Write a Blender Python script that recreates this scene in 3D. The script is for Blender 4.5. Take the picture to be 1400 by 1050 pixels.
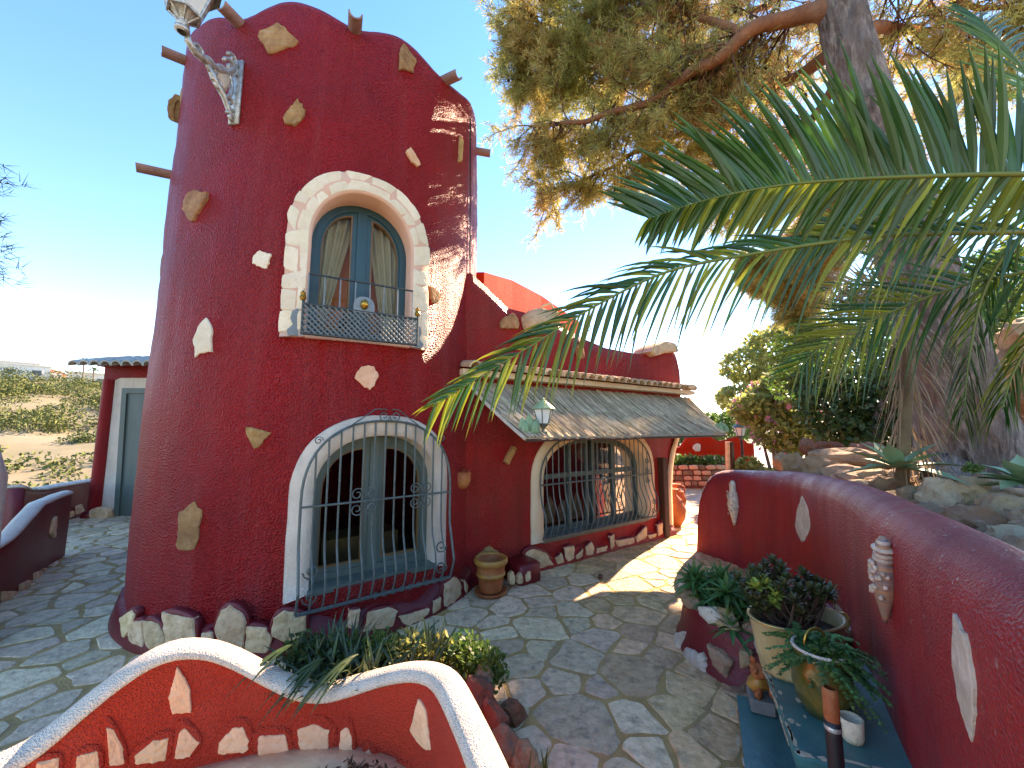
import bpy, bmesh, math, random
import numpy as np
from mathutils import Vector, Matrix, noise
rnd = random.Random(7)
nr = np.random.default_rng(11)
for o in list(bpy.data.objects): bpy.data.objects.remove(o)
SC = bpy.context.scene
COL = SC.collection
# ------------------------------------------------------------------ camera
F, CX, CY, H = 540.0, 700.0, 525.0, 1.7
TH = math.atan(60 / 540)
SN, CS = math.sin(TH), math.cos(TH)
cam = bpy.data.cameras.new('camera'); cam.sensor_fit = 'HORIZONTAL'; cam.sensor_width = 36
cam.lens = 36 * F / 1400; cam.clip_start = .05; cam.clip_end = 4000
co = bpy.data.objects.new('camera', cam); COL.objects.link(co)
co.location = (0, 0, H); co.rotation_euler = (math.pi / 2 + TH, 0, 0)
SC.camera = co
# ------------------------------------------------------------------ world, sun, exposure
SUN_AZ, SUN_EL = math.radians(40), math.radians(32)
SUND = Vector((math.sin(SUN_AZ) * math.cos(SUN_EL), math.cos(SUN_AZ) * math.cos(SUN_EL), math.sin(SUN_EL)))
w = bpy.data.worlds.new('World'); SC.world = w; w.use_nodes = True
nt = w.node_tree; nt.nodes.clear()
sky = nt.nodes.new('ShaderNodeTexSky'); sky.sky_type = 'NISHITA'; sky.sun_disc = False
sky.sun_elevation = SUN_EL; sky.sun_rotation = SUN_AZ; sky.air_density = 1.0; sky.dust_density = 0.0; sky.ozone_density = 2.0
bg = nt.nodes.new('ShaderNodeBackground'); bg.inputs[1].default_value = .15
ow = nt.nodes.new('ShaderNodeOutputWorld')
hsv = nt.nodes.new('ShaderNodeHueSaturation'); hsv.inputs['Saturation'].default_value = 1.28; nt.links.new(sky.outputs[0], hsv.inputs['Color'])
nt.links.new(hsv.outputs[0], bg.inputs[0]); nt.links.new(bg.outputs[0], ow.inputs[0])
sl = bpy.data.lights.new('sun', 'SUN'); sl.energy = 5.0; sl.angle = math.radians(.55); sl.color = (1, .86, .66)
so = bpy.data.objects.new('sun', sl); COL.objects.link(so)
so.rotation_euler = (-SUND).to_track_quat('-Z', 'Y').to_euler(); so.location = (20, 24, 20)
SC.view_settings.view_transform = 'Standard'; SC.view_settings.look = 'None'
SC.view_settings.gamma = 1; SC.view_settings.exposure = 2.0
SC.view_settings.use_white_balance = True; SC.view_settings.white_balance_temperature = 8100; SC.view_settings.white_balance_tint = 25
# ------------------------------------------------------------------ pixel -> place helpers
def ray(px, py):
    u = (px - CX) / F; v = (CY - py) / F
    return Vector((u, CS - v * SN, SN + v * CS))
EYE = Vector((0, 0, H))
def gz(px, py, z=0): r = ray(px, py); return EYE + r * ((z - H) / r.z)
def gt(px, py, t): return EYE + ray(px, py) * t
def gy(px, py, Y): r = ray(px, py); return EYE + r * (Y / r.y)
def proj(p):
    d = Vector(p) - EYE; f = d.y * CS + d.z * SN; u = -d.y * SN + d.z * CS
    return (CX + F * d.x / f, CY - F * u / f) if f > .05 else (-9999, -9999)
TC = Vector((-2.18, 4.9, 0)); TR = 1.75
def cylpt(th, z, r=TR): return Vector((TC.x + r * math.cos(th), TC.y + r * math.sin(th), z))
def cyl(px, py, R=TR):
    r = ray(px, py); a = r.x**2 + r.y**2; b = r.x * TC.x + r.y * TC.y
    d = max(b * b - a * (TC.x**2 + TC.y**2 - R * R), 0)
    p = EYE + r * ((b - math.sqrt(d)) / a)
    n = Vector((p.x - TC.x, p.y - TC.y, 0)).normalized()
    return p, n
WD = Vector((.814, .581, 0)).normalized(); WN = Vector((WD.y, -WD.x, 0)); W0 = Vector((-.38, 4.5, 0))
def wp(s, z, off=0): return W0 + WD * s + WN * off + Vector((0, 0, z))
def wing(px, py, off=0):
    r = ray(px, py); o = W0 + WN * off
    p = EYE + r * (((o - EYE).dot(WN)) / r.dot(WN))
    return p, WN.copy()
def catmull(pts, n=8):
    pts = [Vector(p) for p in pts]; out = []
    for i in range(len(pts) - 1):
        a = pts[max(i - 1, 0)]; b = pts[i]; c = pts[i + 1]; d = pts[min(i + 2, len(pts) - 1)]
        for k in range(n):
            t = k / n
            out.append(.5 * ((2 * b) + (c - a) * t + (2 * a - 5 * b + 4 * c - d) * t * t + (-a + 3 * b - 3 * c + d) * t**3))
    out.append(pts[-1]); return out
def interp(x, tab):
    if x <= tab[0][0]: return tab[0][1]
    for (a, b), (c, d) in zip(tab, tab[1:]):
        if x <= c: return b + (d - b) * (x - a) / max(c - a, 1e-6)
    return tab[-1][1]
class Curtain:                       # a vertical face standing on a plan curve
    def __init__(s, pts, n=8):
        s.p = [Vector((q[0], q[1], 0)) for q in catmull([(a, b, 0) for a, b in pts], n)]
        s.s = [0]
        for a, b in zip(s.p, s.p[1:]): s.s.append(s.s[-1] + (b - a).length)
    def hit(s, px, py):
        r = ray(px, py); best = None
        for i, (a, b) in enumerate(zip(s.p, s.p[1:])):
            d = b - a; den = r.x * d.y - r.y * d.x
            if abs(den) < 1e-9: continue
            t = (a.x * d.y - a.y * d.x) / den
            k = (a.x * r.y - a.y * r.x) / den
            if t > .1 and -.001 <= k <= 1.001 and (best is None or t < best[0]):
                n = Vector((d.y, -d.x, 0)).normalized()
                p = EYE + r * t
                if n.dot(p - EYE) > 0: n = -n
                best = (t, p, n, s.s[i] + k * d.length)
        return best[1:] if best else None
    def surf(s, px, py):
        h = s.hit(px, py); return (h[0], h[1]) if h else None
# ------------------------------------------------------------------ materials
def lin(h):
    h = h.lstrip('#'); v = [int(h[i:i + 2], 16) / 255 for i in (0, 2, 4)]
    return tuple(x / 12.92 if x <= .04045 else ((x + .055) / 1.055)**2.4 for x in v)
MATS = {}
def mat(name, c1, c2=None, rough=.7, nscale=4, bump=0, bscale=40, island=0, spec=.5, metal=0, c3=None, n3=1.2, amt3=.5, trans=0, stretch=None, coat=0, bdist=.02, detail=6, vor=0):
    m = bpy.data.materials.new(name); m.use_nodes = True; t = m.node_tree; N = t.nodes; L = t.links
    b = N['Principled BSDF']; b.inputs['Roughness'].default_value = rough; b.inputs['Metallic'].default_value = metal
    b.inputs['Specular IOR Level'].default_value = spec; b.inputs['Coat Weight'].default_value = coat
    if isinstance(c1, str): c1 = lin(c1)
    if isinstance(c2, str): c2 = lin(c2)
    if isinstance(c3, str): c3 = lin(c3)
    tc = N.new('ShaderNodeNewGeometry'); src = tc.outputs['Position']
    if stretch:
        mp = N.new('ShaderNodeMapping'); mp.inputs['Scale'].default_value = stretch; L.new(src, mp.inputs[0]); src = mp.outputs[0]
    col = None
    if c2:
        n = N.new('ShaderNodeTexNoise'); n.inputs['Scale'].default_value = nscale; n.inputs['Detail'].default_value = detail; n.inputs['Roughness'].default_value = .62
        L.new(src, n.inputs['Vector'])
        r = N.new('ShaderNodeValToRGB'); r.color_ramp.elements[0].position = .32; r.color_ramp.elements[1].position = .68
        r.color_ramp.elements[0].color = (*c1, 1); r.color_ramp.elements[1].color = (*c2, 1)
        L.new(n.outputs['Fac'], r.inputs[0]); col = r.outputs[0]
    else:
        rg = N.new('ShaderNodeRGB'); rg.outputs[0].default_value = (*c1, 1); col = rg.outputs[0]
    if c3:
        n = N.new('ShaderNodeTexNoise'); n.inputs['Scale'].default_value = n3; n.inputs['Detail'].default_value = 8; n.inputs['Roughness'].default_value = .7
        L.new(src, n.inputs['Vector'])
        r = N.new('ShaderNodeValToRGB'); r.color_ramp.elements[0].position = .5; r.color_ramp.elements[1].position = .72
        r.color_ramp.elements[0].color = (0, 0, 0, 1); r.color_ramp.elements[1].color = (amt3,) * 3 + (1,)
        L.new(n.outputs['Fac'], r.inputs[0])
        mx = N.new('ShaderNodeMixRGB'); mx.inputs[2].default_value = (*c3, 1)
        L.new(r.outputs[0], mx.inputs[0]); L.new(col, mx.inputs[1]); col = mx.outputs[0]
    if island:
        oi = N.new('ShaderNodeObjectInfo'); ad = N.new('ShaderNodeMath'); ad.operation = 'ADD'
        L.new(oi.outputs['Random'], ad.inputs[0]); L.new(tc.outputs['Random Per Island'], ad.inputs[1])
        fr = N.new('ShaderNodeMath'); fr.operation = 'FRACT'; L.new(ad.outputs[0], fr.inputs[0])
        mr = N.new('ShaderNodeMapRange'); mr.inputs[3].default_value = 1 - island; mr.inputs[4].default_value = 1 + island
        L.new(fr.outputs[0], mr.inputs[0])
        hs = N.new('ShaderNodeHueSaturation'); L.new(mr.outputs[0], hs.inputs['Value']); L.new(col, hs.inputs['Color'])
        mh = N.new('ShaderNodeMapRange'); mh.inputs[3].default_value = .5 - island * .06; mh.inputs[4].default_value = .5 + island * .06
        f2 = N.new('ShaderNodeMath'); f2.operation = 'MULTIPLY_ADD'; f2.inputs[1].default_value = 7.31; f2.inputs[2].default_value = .2
        f3 = N.new('ShaderNodeMath'); f3.operation = 'FRACT'
        L.new(fr.outputs[0], f2.inputs[0]); L.new(f2.outputs[0], f3.inputs[0]); L.new(f3.outputs[0], mh.inputs[0]); L.new(mh.outputs[0], hs.inputs['Hue'])
        col = hs.outputs[0]
    L.new(col, b.inputs['Base Color'])
    if bump:
        n = N.new('ShaderNodeTexNoise'); n.inputs['Scale'].default_value = bscale; n.inputs['Detail'].default_value = 5; n.inputs['Roughness'].default_value = .6
        L.new(src, n.inputs['Vector']); hgt = n.outputs['Fac']
        if vor:
            vo = N.new('ShaderNodeTexVoronoi'); vo.inputs['Scale'].default_value = vor; L.new(src, vo.inputs['Vector'])
            am = N.new('ShaderNodeMath'); am.operation = 'ADD'; L.new(hgt, am.inputs[0]); L.new(vo.outputs['Distance'], am.inputs[1]); hgt = am.outputs[0]
        bp = N.new('ShaderNodeBump'); bp.inputs['Strength'].default_value = bump; bp.inputs['Distance'].default_value = bdist
        L.new(hgt, bp.inputs['Height']); L.new(bp.outputs[0], b.inputs['Normal'])
    if trans:
        tr = N.new('ShaderNodeBsdfTranslucent'); L.new(col, tr.inputs[0])
        ms = N.new('ShaderNodeMixShader'); ms.inputs[0].default_value = trans
        out = N['Material Output']; L.new(b.outputs[0], ms.inputs[1]); L.new(tr.outputs[0], ms.inputs[2]); L.new(ms.outputs[0], out.inputs[0])
    MATS[name] = m; return m
def glassmat():
    m = bpy.data.materials.new('window_glass'); m.use_nodes = True; t = m.node_tree; N = t.nodes; L = t.links
    N.remove(N['Principled BSDF'])
    g = N.new('ShaderNodeBsdfGlossy'); g.inputs['Roughness'].default_value = .02
    tr = N.new('ShaderNodeBsdfTransparent'); tr.inputs[0].default_value = (.78, .82, .8, 1)
    fr = N.new('ShaderNodeFresnel'); fr.inputs[0].default_value = 1.3
    ms = N.new('ShaderNodeMixShader'); L.new(fr.outputs[0], ms.inputs[0]); L.new(tr.outputs[0], ms.inputs[1]); L.new(g.outputs[0], ms.inputs[2])
    L.new(ms.outputs[0], N['Material Output'].inputs[0]); return m
M = {}
M['red'] = mat('red_stucco', (.47, .007, .006), (.36, .005, .005), .40, 1.3, 1.0, 60, c3=(.26, .016, .012), n3=.8, amt3=.6, vor=65, bdist=.030, spec=.38)
M['wingred'] = mat('wing_red_stucco', (.42, .007, .004), (.32, .006, .004), .5, 1.5, .7, 75, c3=(.25, .045, .02), n3=1.0, amt3=.6, vor=65, bdist=.026, spec=.38)
M['maroon'] = mat('maroon_gloss_paint', (.15, .006, .009), (.19, .008, .011), .42, 3, .5, 40, bdist=.012)
M['planter_red'] = mat('orange_red_stucco', (.60, .034, .006), (.50, .024, .005), .6, 2, .8, 130, vor=110, bdist=.016, c3=(.6, .09, .05), n3=2.2, amt3=.35)  # red brightened towards orange, standing in for warm bounce light
M['wall_red'] = mat('wine_red_stucco', (.42, .014, .018), (.33, .010, .014), .5, 1.6, .8, 120, vor=110, bdist=.010, c3=(.26, .045, .05), n3=3.5, amt3=.6)
def flecks(m):
    t = m.node_tree; N = t.nodes; L = t.links; b = N['Principled BSDF']; old = b.inputs['Base Color'].links[0].from_socket
    g = N.new('ShaderNodeNewGeometry'); sp = N.new('ShaderNodeSeparateXYZ'); L.new(g.outputs['Position'], sp.inputs[0])
    mr = N.new('ShaderNodeMapRange'); mr.inputs[1].default_value = .95; mr.inputs[2].default_value = 1.12; L.new(sp.outputs[2], mr.inputs[0])
    n = N.new('ShaderNodeTexNoise'); n.inputs['Scale'].default_value = 38; n.inputs['Detail'].default_value = 3; L.new(g.outputs['Position'], n.inputs['Vector'])
    n2 = N.new('ShaderNodeTexNoise'); n2.inputs['Scale'].default_value = 2.2; L.new(g.outputs['Position'], n2.inputs['Vector'])
    a = N.new('ShaderNodeMapRange'); a.inputs[1].default_value = .67; a.inputs[2].default_value = .71; L.new(n.outputs['Fac'], a.inputs[0])
    a2 = N.new('ShaderNodeMapRange'); a2.inputs[1].default_value = .42; a2.inputs[2].default_value = .58; L.new(n2.outputs['Fac'], a2.inputs[0])
    m1 = N.new('ShaderNodeMath'); m1.operation = 'MULTIPLY'; L.new(a.outputs[0], m1.inputs[0]); L.new(a2.outputs[0], m1.inputs[1])
    m2 = N.new('ShaderNodeMath'); m2.operation = 'MULTIPLY'; L.new(m1.outputs[0], m2.inputs[0]); L.new(mr.outputs[0], m2.inputs[1])
    mx = N.new('ShaderNodeMixRGB'); mx.inputs[2].default_value = (.55, .47, .42, 1); L.new(m2.outputs[0], mx.inputs[0]); L.new(old, mx.inputs[1]); L.new(mx.outputs[0], b.inputs['Base Color'])
flecks(M['wall_red'])
def streaks(m, col, amt, sc=(5, 5, .45)):
    t = m.node_tree; N = t.nodes; L = t.links; b = N['Principled BSDF']; old = b.inputs['Base Color'].links[0].from_socket
    g = N.new('ShaderNodeNewGeometry'); mp = N.new('ShaderNodeMapping'); mp.inputs['Scale'].default_value = sc; L.new(g.outputs['Position'], mp.inputs[0])
    n = N.new('ShaderNodeTexNoise'); n.inputs['Scale'].default_value = 1.0; n.inputs['Detail'].default_value = 7; n.inputs['Roughness'].default_value = .65; L.new(mp.outputs[0], n.inputs['Vector'])
    a = N.new('ShaderNodeMapRange'); a.inputs[1].default_value = .48; a.inputs[2].default_value = .72; a.inputs[4].default_value = amt; L.new(n.outputs['Fac'], a.inputs[0])
    mx = N.new('ShaderNodeMixRGB'); mx.inputs[2].default_value = (*col, 1); L.new(a.outputs[0], mx.inputs[0]); L.new(old, mx.inputs[1]); L.new(mx.outputs[0], b.inputs['Base Color'])
    r = N.new('ShaderNodeMapRange'); r.inputs[1].default_value = .35; r.inputs[2].default_value = .7; r.inputs[3].default_value = .32; r.inputs[4].default_value = .6; L.new(n.outputs['Fac'], r.inputs[0]); L.new(r.outputs[0], b.inputs['Roughness'])
streaks(M['red'], (.40, .05, .05), .55); streaks(M['wingred'], (.20, .012, .008), .7); streaks(M['wall_red'], (.22, .012, .018), .6)
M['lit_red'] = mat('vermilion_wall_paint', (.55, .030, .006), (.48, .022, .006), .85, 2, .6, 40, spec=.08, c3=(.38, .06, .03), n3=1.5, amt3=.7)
M['white'] = mat('white_stucco', '#f2e2cd', '#e2d0ba', .8, 3, .9, 120, bdist=.010, vor=140, c3='#bfb2a6', n3=4, amt3=.35)
M['cream'] = mat('cream_plaster', '#e9cfa9', '#dcbc93', .75, 3, .35, 40, bdist=.01)
M['pinkwhite'] = mat('pale_pink_plaster', '#e3b59b', '#d8a588', .75, 3, .3, 40, bdist=.01)
M['stone'] = mat('ochre_stone', '#b98a55', '#8f6236', .85, 9, .8, 30, island=.22, c3='#c9a678', n3=14, amt3=.6)
M['pinkstone'] = mat('pinkish_beige_stone', '#f0bc94', '#dfa47c', .85, 7, .5, 30, island=.10, c3='#c08a66', n3=16, amt3=.5)
M['pale_stone'] = mat('pale_grey_stone', '#d8c8b4', '#b8a78f', .85, 9, .7, 35, island=.12, c3='#8f857b', n3=14, amt3=.5)
M['plinth_stone'] = mat('sandy_plinth_stone', '#eccaa0', '#d2a878', .85, 8, .7, 30, island=.18, c3='#8a6a48', n3=16, amt3=.5)
M['arch_stone'] = mat('ivory_arch_stone', '#f2e0c2', '#e6d0ac', .8, 8, .6, 34, island=.07, c3='#c9b08f', n3=10, amt3=.4)
M['teal'] = mat('dark_teal_paint', '#1d4a50', '#163a40', .4, 6, .2, 30, stretch=(1, 1, .2))
M['greyteal'] = mat('grey_green_paint', '#566660', '#485850', .5, 6, .25, 30, stretch=(1, 1, .2))
M['ochrewood'] = mat('ochre_wood_bead', '#7a5a34', '#6a4a28', .5, 10)
M['iron'] = mat('grey_green_iron', '#5d6a66', '#4a5552', .5, 20, metal=.2)
M['darkiron'] = mat('dark_iron', '#2f3634', '#3c4442', .5, 20, metal=.3)
M['iron_blue'] = mat('blue_grey_iron', '#7f8a8c', '#6f7a7c', .5, 20, metal=.1)
M['brass'] = mat('brass', '#c09545', '#8f6a2a', .3, 20, metal=.9)
M['silver'] = mat('silvered_cast_iron', '#c9cac6', '#8f8c80', .38, 30, .6, 40, metal=.55, bdist=.01)
M['glass'] = glassmat()
M['milkglass'] = mat('milky_lamp_glass', '#e9ece6', '#dfe2da', .25, 6)
M['curtain'] = mat('ivory_curtain', '#d9cba4', '#c9b98f', .9, 8, trans=.3)
M['orange'] = mat('orange_room_paint', '#f58a3c', '#e87a30', .8, 3)
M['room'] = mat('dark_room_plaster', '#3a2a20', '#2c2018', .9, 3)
M['terracotta'] = mat('terracotta', '#b5602f', '#9a4a24', .7, 6, .3, 40, c3='#c98a4a', n3=5, amt3=.6)
M['yterra'] = mat('ochre_glazed_terracotta', '#c08a3c', '#a86f30', .45, 8, .2, 30, c3='#8a4a28', n3=6, amt3=.7)
M['tile'] = mat('ridge_clay_tile', '#d9bb94', '#c39d76', .85, 10, .5, 40, island=.15, c3='#8a7560', n3=9, amt3=.6)
M['greytile'] = mat('mossy_grey_clay_tile', '#c0bcae', '#a09c90', .85, 10, .5, 40, island=.15, c3='#5f6a54', n3=9, amt3=.6)
M['reed'] = mat('dry_reed', '#d2c2a4', '#a8987c', .9, 9, .5, 60, island=.35)
M['mortar'] = mat('sandy_mortar', '#cda86a', '#ae8a54', .9, 7, .8, 60, c3='#9c8c74', n3=.9, amt3=.95)
M['flag'] = mat('slate_flagstone', '#f0d8b0', '#ceb288', .6, 16, 1, 26, island=.24, c3='#736a5e', n3=11, amt3=.85, bdist=.018, detail=9)
M['flagwarm'] = mat('worn_brown_flagstone', '#ecc896', '#c49c6a', .62, 16, 1, 26, island=.26, c3='#76644e', n3=7, amt3=.9, bdist=.018, detail=9)
M['concrete'] = mat('pale_concrete', '#b3a99c', '#a0968a', .85, 6, .3, 60)
M['soil'] = mat('dark_soil', '#4a3a2a', '#35281c', .95, 20, .8, 40)
M['rock'] = mat('limestone_rock', '#b8946e', '#8a7056', .9, 5, .9, 14, island=.22, c3='#6a6058', n3=7, amt3=.6, bdist=.03)
M['greyrock'] = mat('grey_limestone_rock', '#bea282', '#96805f', .9, 5, .9, 14, island=.2, c3='#b59a78', n3=5, amt3=.6, bdist=.03)
M['redrock'] = mat('rusty_rock', '#8f5a3c', '#6f4430', .9, 6, .9, 16, island=.2, c3='#b59a80', n3=6, amt3=.6, bdist=.03)
M['bark'] = mat('pine_bark', '#85756b', '#4c413b', .9, 9, 1, 14, stretch=(1, 1, .3), c3='#b3a294', n3=16, amt3=.75, bdist=.08, vor=10)
M['spout'] = mat('weathered_spout_tile', '#a8867a', '#8a6a60', .85, 9, .4, 40)
M['limb'] = mat('reddish_pine_limb', '#94603e', '#6f4630', .85, 8, .8, 20, c3='#7d6a5c', n3=5, amt3=.6)
M['twig'] = mat('brown_twig', '#5f4230', '#4a3224', .9, 10)
M['needle'] = mat('pine_needles', '#9aa05a', '#c0b46c', .6, 1.1, island=.25, trans=.6, c3='#c49c60', n3=1.1, amt3=.75)
M['brownneedle'] = mat('dry_pine_needles', '#a87a4c', '#bb8f5c', .8, 3, island=.3, trans=.55)
M['cone'] = mat('pine_cone', '#4a2f20', '#38241a', .9, 10)
M['palm'] = mat('palm_leaf_green', '#264f1e', '#345f22', .34, 3, island=.3, trans=.28, spec=.6)
M['palmy'] = mat('yellow_green_palm_leaf', '#8a8f2c', '#6f7f26', .4, 3, island=.3, trans=.42)
M['palmdry'] = mat('dry_palm_leaf', '#a58f6c', '#84705a', .8, 6, island=.25, trans=.2)
M['rachis'] = mat('palm_rachis', '#6f7a34', '#5f6a2c', .5, 6)
M['agave'] = mat('agave_leaf', '#8fae84', '#75966e', .5, 4, island=.15, spec=.4)
M['snake'] = mat('snake_plant_leaf', '#2c4426', '#48592c', .4, 12, island=.3, stretch=(1, 1, 3), trans=.1)
M['leafd'] = mat('dark_green_leaf', '#2f4a20', '#3c5826', .5, 3, island=.4, trans=.25)
M['leafm'] = mat('mid_green_leaf', '#5f8038', '#4c6c2e', .5, 3, island=.4, trans=.4)
M['leafy'] = mat('yellow_green_leaf', '#a5a860', '#8a9450', .55, 2, island=.35, trans=.55)
M['fern'] = mat('fern_green', '#4f8a4c', '#3a6e3c', .5, 5, island=.35, trans=.3)
M['jade'] = mat('jade_plant_leaf', '#4a5a2a', '#5a4a30', .35, 10, island=.4, spec=.6)
M['jadey'] = mat('lime_jade_leaf', '#a8ac50', '#8a9a40', .4, 10, island=.25)
M['flower'] = mat('magenta_bract', '#b8708c', '#c8849a', .6, 8, island=.3, trans=.4)
M['bench'] = mat('teal_bench_paint', '#347a76', '#2a6866', .4, 5, .2, 20, c3='#184450', n3=4, amt3=.6)
M['chip'] = mat('bare_chipped_wood', '#cdbfa6', '#b09a78', .8, 20)
M['enamel'] = mat('aged_cream_enamel', '#cbb98a', '#a88a54', .4, 7, .2, 30, c3='#6a5638', n3=9, amt3=.8, stretch=(1, 1, .3))
M['olive'] = mat('olive_glazed_ceramic', '#5a5220', '#3f4a1e', .18, 9, c3='#8a6a28', n3=7, amt3=.7, coat=.5)
M['black'] = mat('black_rubber', '#1d1a1c', '#262224', .5, 10)
M['wood'] = mat('dark_brown_timber', '#4a2a18', '#38200f', .7, 10, .4, 30, stretch=(1, 1, .15))
M['shell'] = mat('sea_shell', '#d9c3ad', '#b99a84', .5, 30, island=.2, bump=.4, bscale=60)
M['shellstripe'] = mat('striped_shell', '#c08a5a', '#6a6a7a', .45, 14, stretch=(.1, .1, 8))
M['concrete_grey'] = mat('grey_cast_block', '#7f8078', '#6c6d66', .9, 12, .4, 50)
M['hill'] = mat('dry_hill_earth', '#8a7f64', '#666344', .95, .12, c3='#a39a86', n3=.06, amt3=.7)
M['bush'] = mat('hill_scrub', '#4c5a2e', '#6a6e38', .9, .1, island=.3)
M['hwhite'] = mat('white_house_render', '#e6e0d6', '#d8d0c4', .8, 1)
M['hroof'] = mat('clay_house_roof', '#a8704e', '#8f5c40', .9, 2)
M['hglass'] = mat('dark_house_window', '#3a4650', '#2c363f', .2, 2)
M['litter'] = mat('dry_leaf_litter', '#6f4a30', '#54382a', .9, 20, island=.4)
streaks(M['white'], (.42, .34, .26), .45, (7, 7, 1.5))
# ------------------------------------------------------------------ object helpers
WL = {}
def link(o, parent, c):
    COL.objects.link(o); c = Vector(c); WL[o.name] = c
    if parent: o.parent = parent; o.location = c - WL[parent.name]
    else: o.location = c
def tag(o, label=None, cat=None, group=None, kind=None):
    if label: o['label'] = label
    if cat: o['category'] = cat
    if group: o['group'] = group
    if kind: o['kind'] = kind
    return o
def thing(name, label, cat, loc, group=None):
    o = bpy.data.objects.new(name, None); o.empty_display_size = .1; link(o, None, loc); return tag(o, label, cat, group)
class MB:
    def __init__(s): s.v = []; s.f = []
    def add(s, v, f):
        n = len(s.v); s.v += [tuple(p) for p in v]; s.f += [tuple(i + n for i in q) for q in f]; return s
    def build(s, name, m, parent=None, smooth=False, kind=None):
        a = np.array(s.v, dtype=float); c = (a.min(0) + a.max(0)) / 2
        me = bpy.data.meshes.new(name); me.from_pydata((a - c).tolist(), [], s.f); me.materials.append(M[m] if isinstance(m, str) else m)
        if smooth: me.polygons.foreach_set('use_smooth', [True] * len(me.polygons))
        o = bpy.data.objects.new(name, me); link(o, parent, c)
        if kind: o['kind'] = kind
        return o
def mesh_np(name, v, f, m, parent=None, kind=None, smooth=False):
    v = np.asarray(v, dtype=np.float32); f = np.asarray(f, dtype=np.int32); c = (v.min(0) + v.max(0)) / 2
    me = bpy.data.meshes.new(name); k = f.shape[1]
    me.vertices.add(len(v)); me.vertices.foreach_set('co', (v - c).ravel())
    me.loops.add(f.size); me.loops.foreach_set('vertex_index', f.ravel())
    me.polygons.add(len(f)); me.polygons.foreach_set('loop_start', np.arange(0, f.size, k, dtype=np.int32))
    me.update(calc_edges=True); me.materials.append(M[m])
    if smooth: me.polygons.foreach_set('use_smooth', [True] * len(me.polygons))
    o = bpy.data.objects.new(name, me); link(o, parent, [float(x) for x in c])
    if kind: o['kind'] = kind
    return o
def box(c, s, X=Vector((1, 0, 0)), Y=None, Z=None, bev=.0):
    c = Vector(c); X = Vector(X).normalized(); Z = Vector(Z).normalized() if Z else Vector((0, 0, 1)); Y = Vector(Y) if Y else Z.cross(X).normalized()
    if bev <= 0:
        v = [c + X * sx * s[0] / 2 + Y * sy * s[1] / 2 + Z * sz * s[2] / 2 for sz in (-1, 1) for sx, sy in ((-1, -1), (1, -1), (1, 1), (-1, 1))]
        return v, [(3, 2, 1, 0), (4, 5, 6, 7), (0, 1, 5, 4), (1, 2, 6, 5), (2, 3, 7, 6), (3, 0, 4, 7)]
    v = []; ring = []
    for zz, b in ((-s[2] / 2, bev), (-s[2] / 2 + bev, 0), (s[2] / 2 - bev, 0), (s[2] / 2, bev)):
        for sx, sy in ((-1, -1), (1, -1), (1, 1), (-1, 1)):
            hx, hy = s[0] / 2 - b, s[1] / 2 - b
            for q in (0, 1):
                # chamfered corner: two verts
                k = bev
                if (sx * sy > 0) == (q == 0): x, y = sx * hx, sy * (hy - k)
                else: x, y = sx * (hx - k), sy * hy
                v.append(c + X * x + Y * y + Z * zz)
    f = [tuple(range(7, -1, -1)), tuple(range(24, 32))]
    for r in range(3):
        for i in range(8): j = (i + 1) % 8; f.append((r * 8 + i, r * 8 + j, r * 8 + 8 + j, r * 8 + 8 + i))
    return v, f
def tube(pts, r, n=6, cap=True):
    pts = [Vector(p) for p in pts]; rs = r if isinstance(r, (list, tuple)) else [r] * len(pts)
    v = []; f = []; ref = None
    for i, p in enumerate(pts):
        t = (pts[min(i + 1, len(pts) - 1)] - pts[max(i - 1, 0)])
        t = t.normalized() if t.length > 1e-9 else Vector((0, 0, 1))
        if ref is None:
            ref = Vector((0, 0, 1)) if abs(t.z) < .9 else Vector((1, 0, 0))
        a = (ref - t * ref.dot(t)); a = a.normalized() if a.length > 1e-6 else t.orthogonal().normalized(); ref = a
        b = t.cross(a)
        for k in range(n):
            an = 2 * math.pi * k / n; v.append(p + (a * math.cos(an) + b * math.sin(an)) * rs[i])
    for i in range(len(pts) - 1):
        for k in range(n):
            j = (k + 1) % n; f.append((i * n + k, i * n + j, i * n + n + j, i * n + n + k))
    if cap: f.append(tuple(range(n - 1, -1, -1))); f.append(tuple(range((len(pts) - 1) * n, len(pts) * n)))
    return v, f
def lathe(prof, c, n=24, sx=1, sy=1, rot=0, axis=None, wob=0):
    c = Vector(c); v = []; f = []
    if axis: q = Vector((0, 0, 1)).rotation_difference(Vector(axis))
    for i, (r, z) in enumerate(prof):
        for k in range(n):
            a = 2 * math.pi * k / n
            rr = r * (1 + wob * noise.noise(Vector((math.cos(a) * 2, math.sin(a) * 2, z * 9 + c.x * 7))))
            p = Vector((rr * math.cos(a) * sx, rr * math.sin(a) * sy, z))
            if rot: p = Matrix.Rotation(rot, 3, 'Z') @ p
            if axis: p = q @ p
            v.append(c + p)
    for i in range(len(prof) - 1):
        for k in range(n):
            j = (k + 1) % n; f.append((i * n + k, i * n + j, i * n + n + j, i * n + n + k))
    mxr = max(r for r, z in prof)
    if prof[0][0] < .5 * mxr: f.append(tuple(range(n - 1, -1, -1)))
    if prof[-1][0] < .5 * mxr: f.append(tuple(range((len(prof) - 1) * n, len(prof) * n)))
    return v, f
_ico = {}
def ico(sub):
    if sub not in _ico:
        bm = bmesh.new(); bmesh.ops.create_icosphere(bm, subdivisions=sub, radius=1)
        _ico[sub] = ([v.co.copy() for v in bm.verts], [tuple(q.index for q in fc.verts) for fc in bm.faces]); bm.free()
    return _ico[sub]
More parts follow.
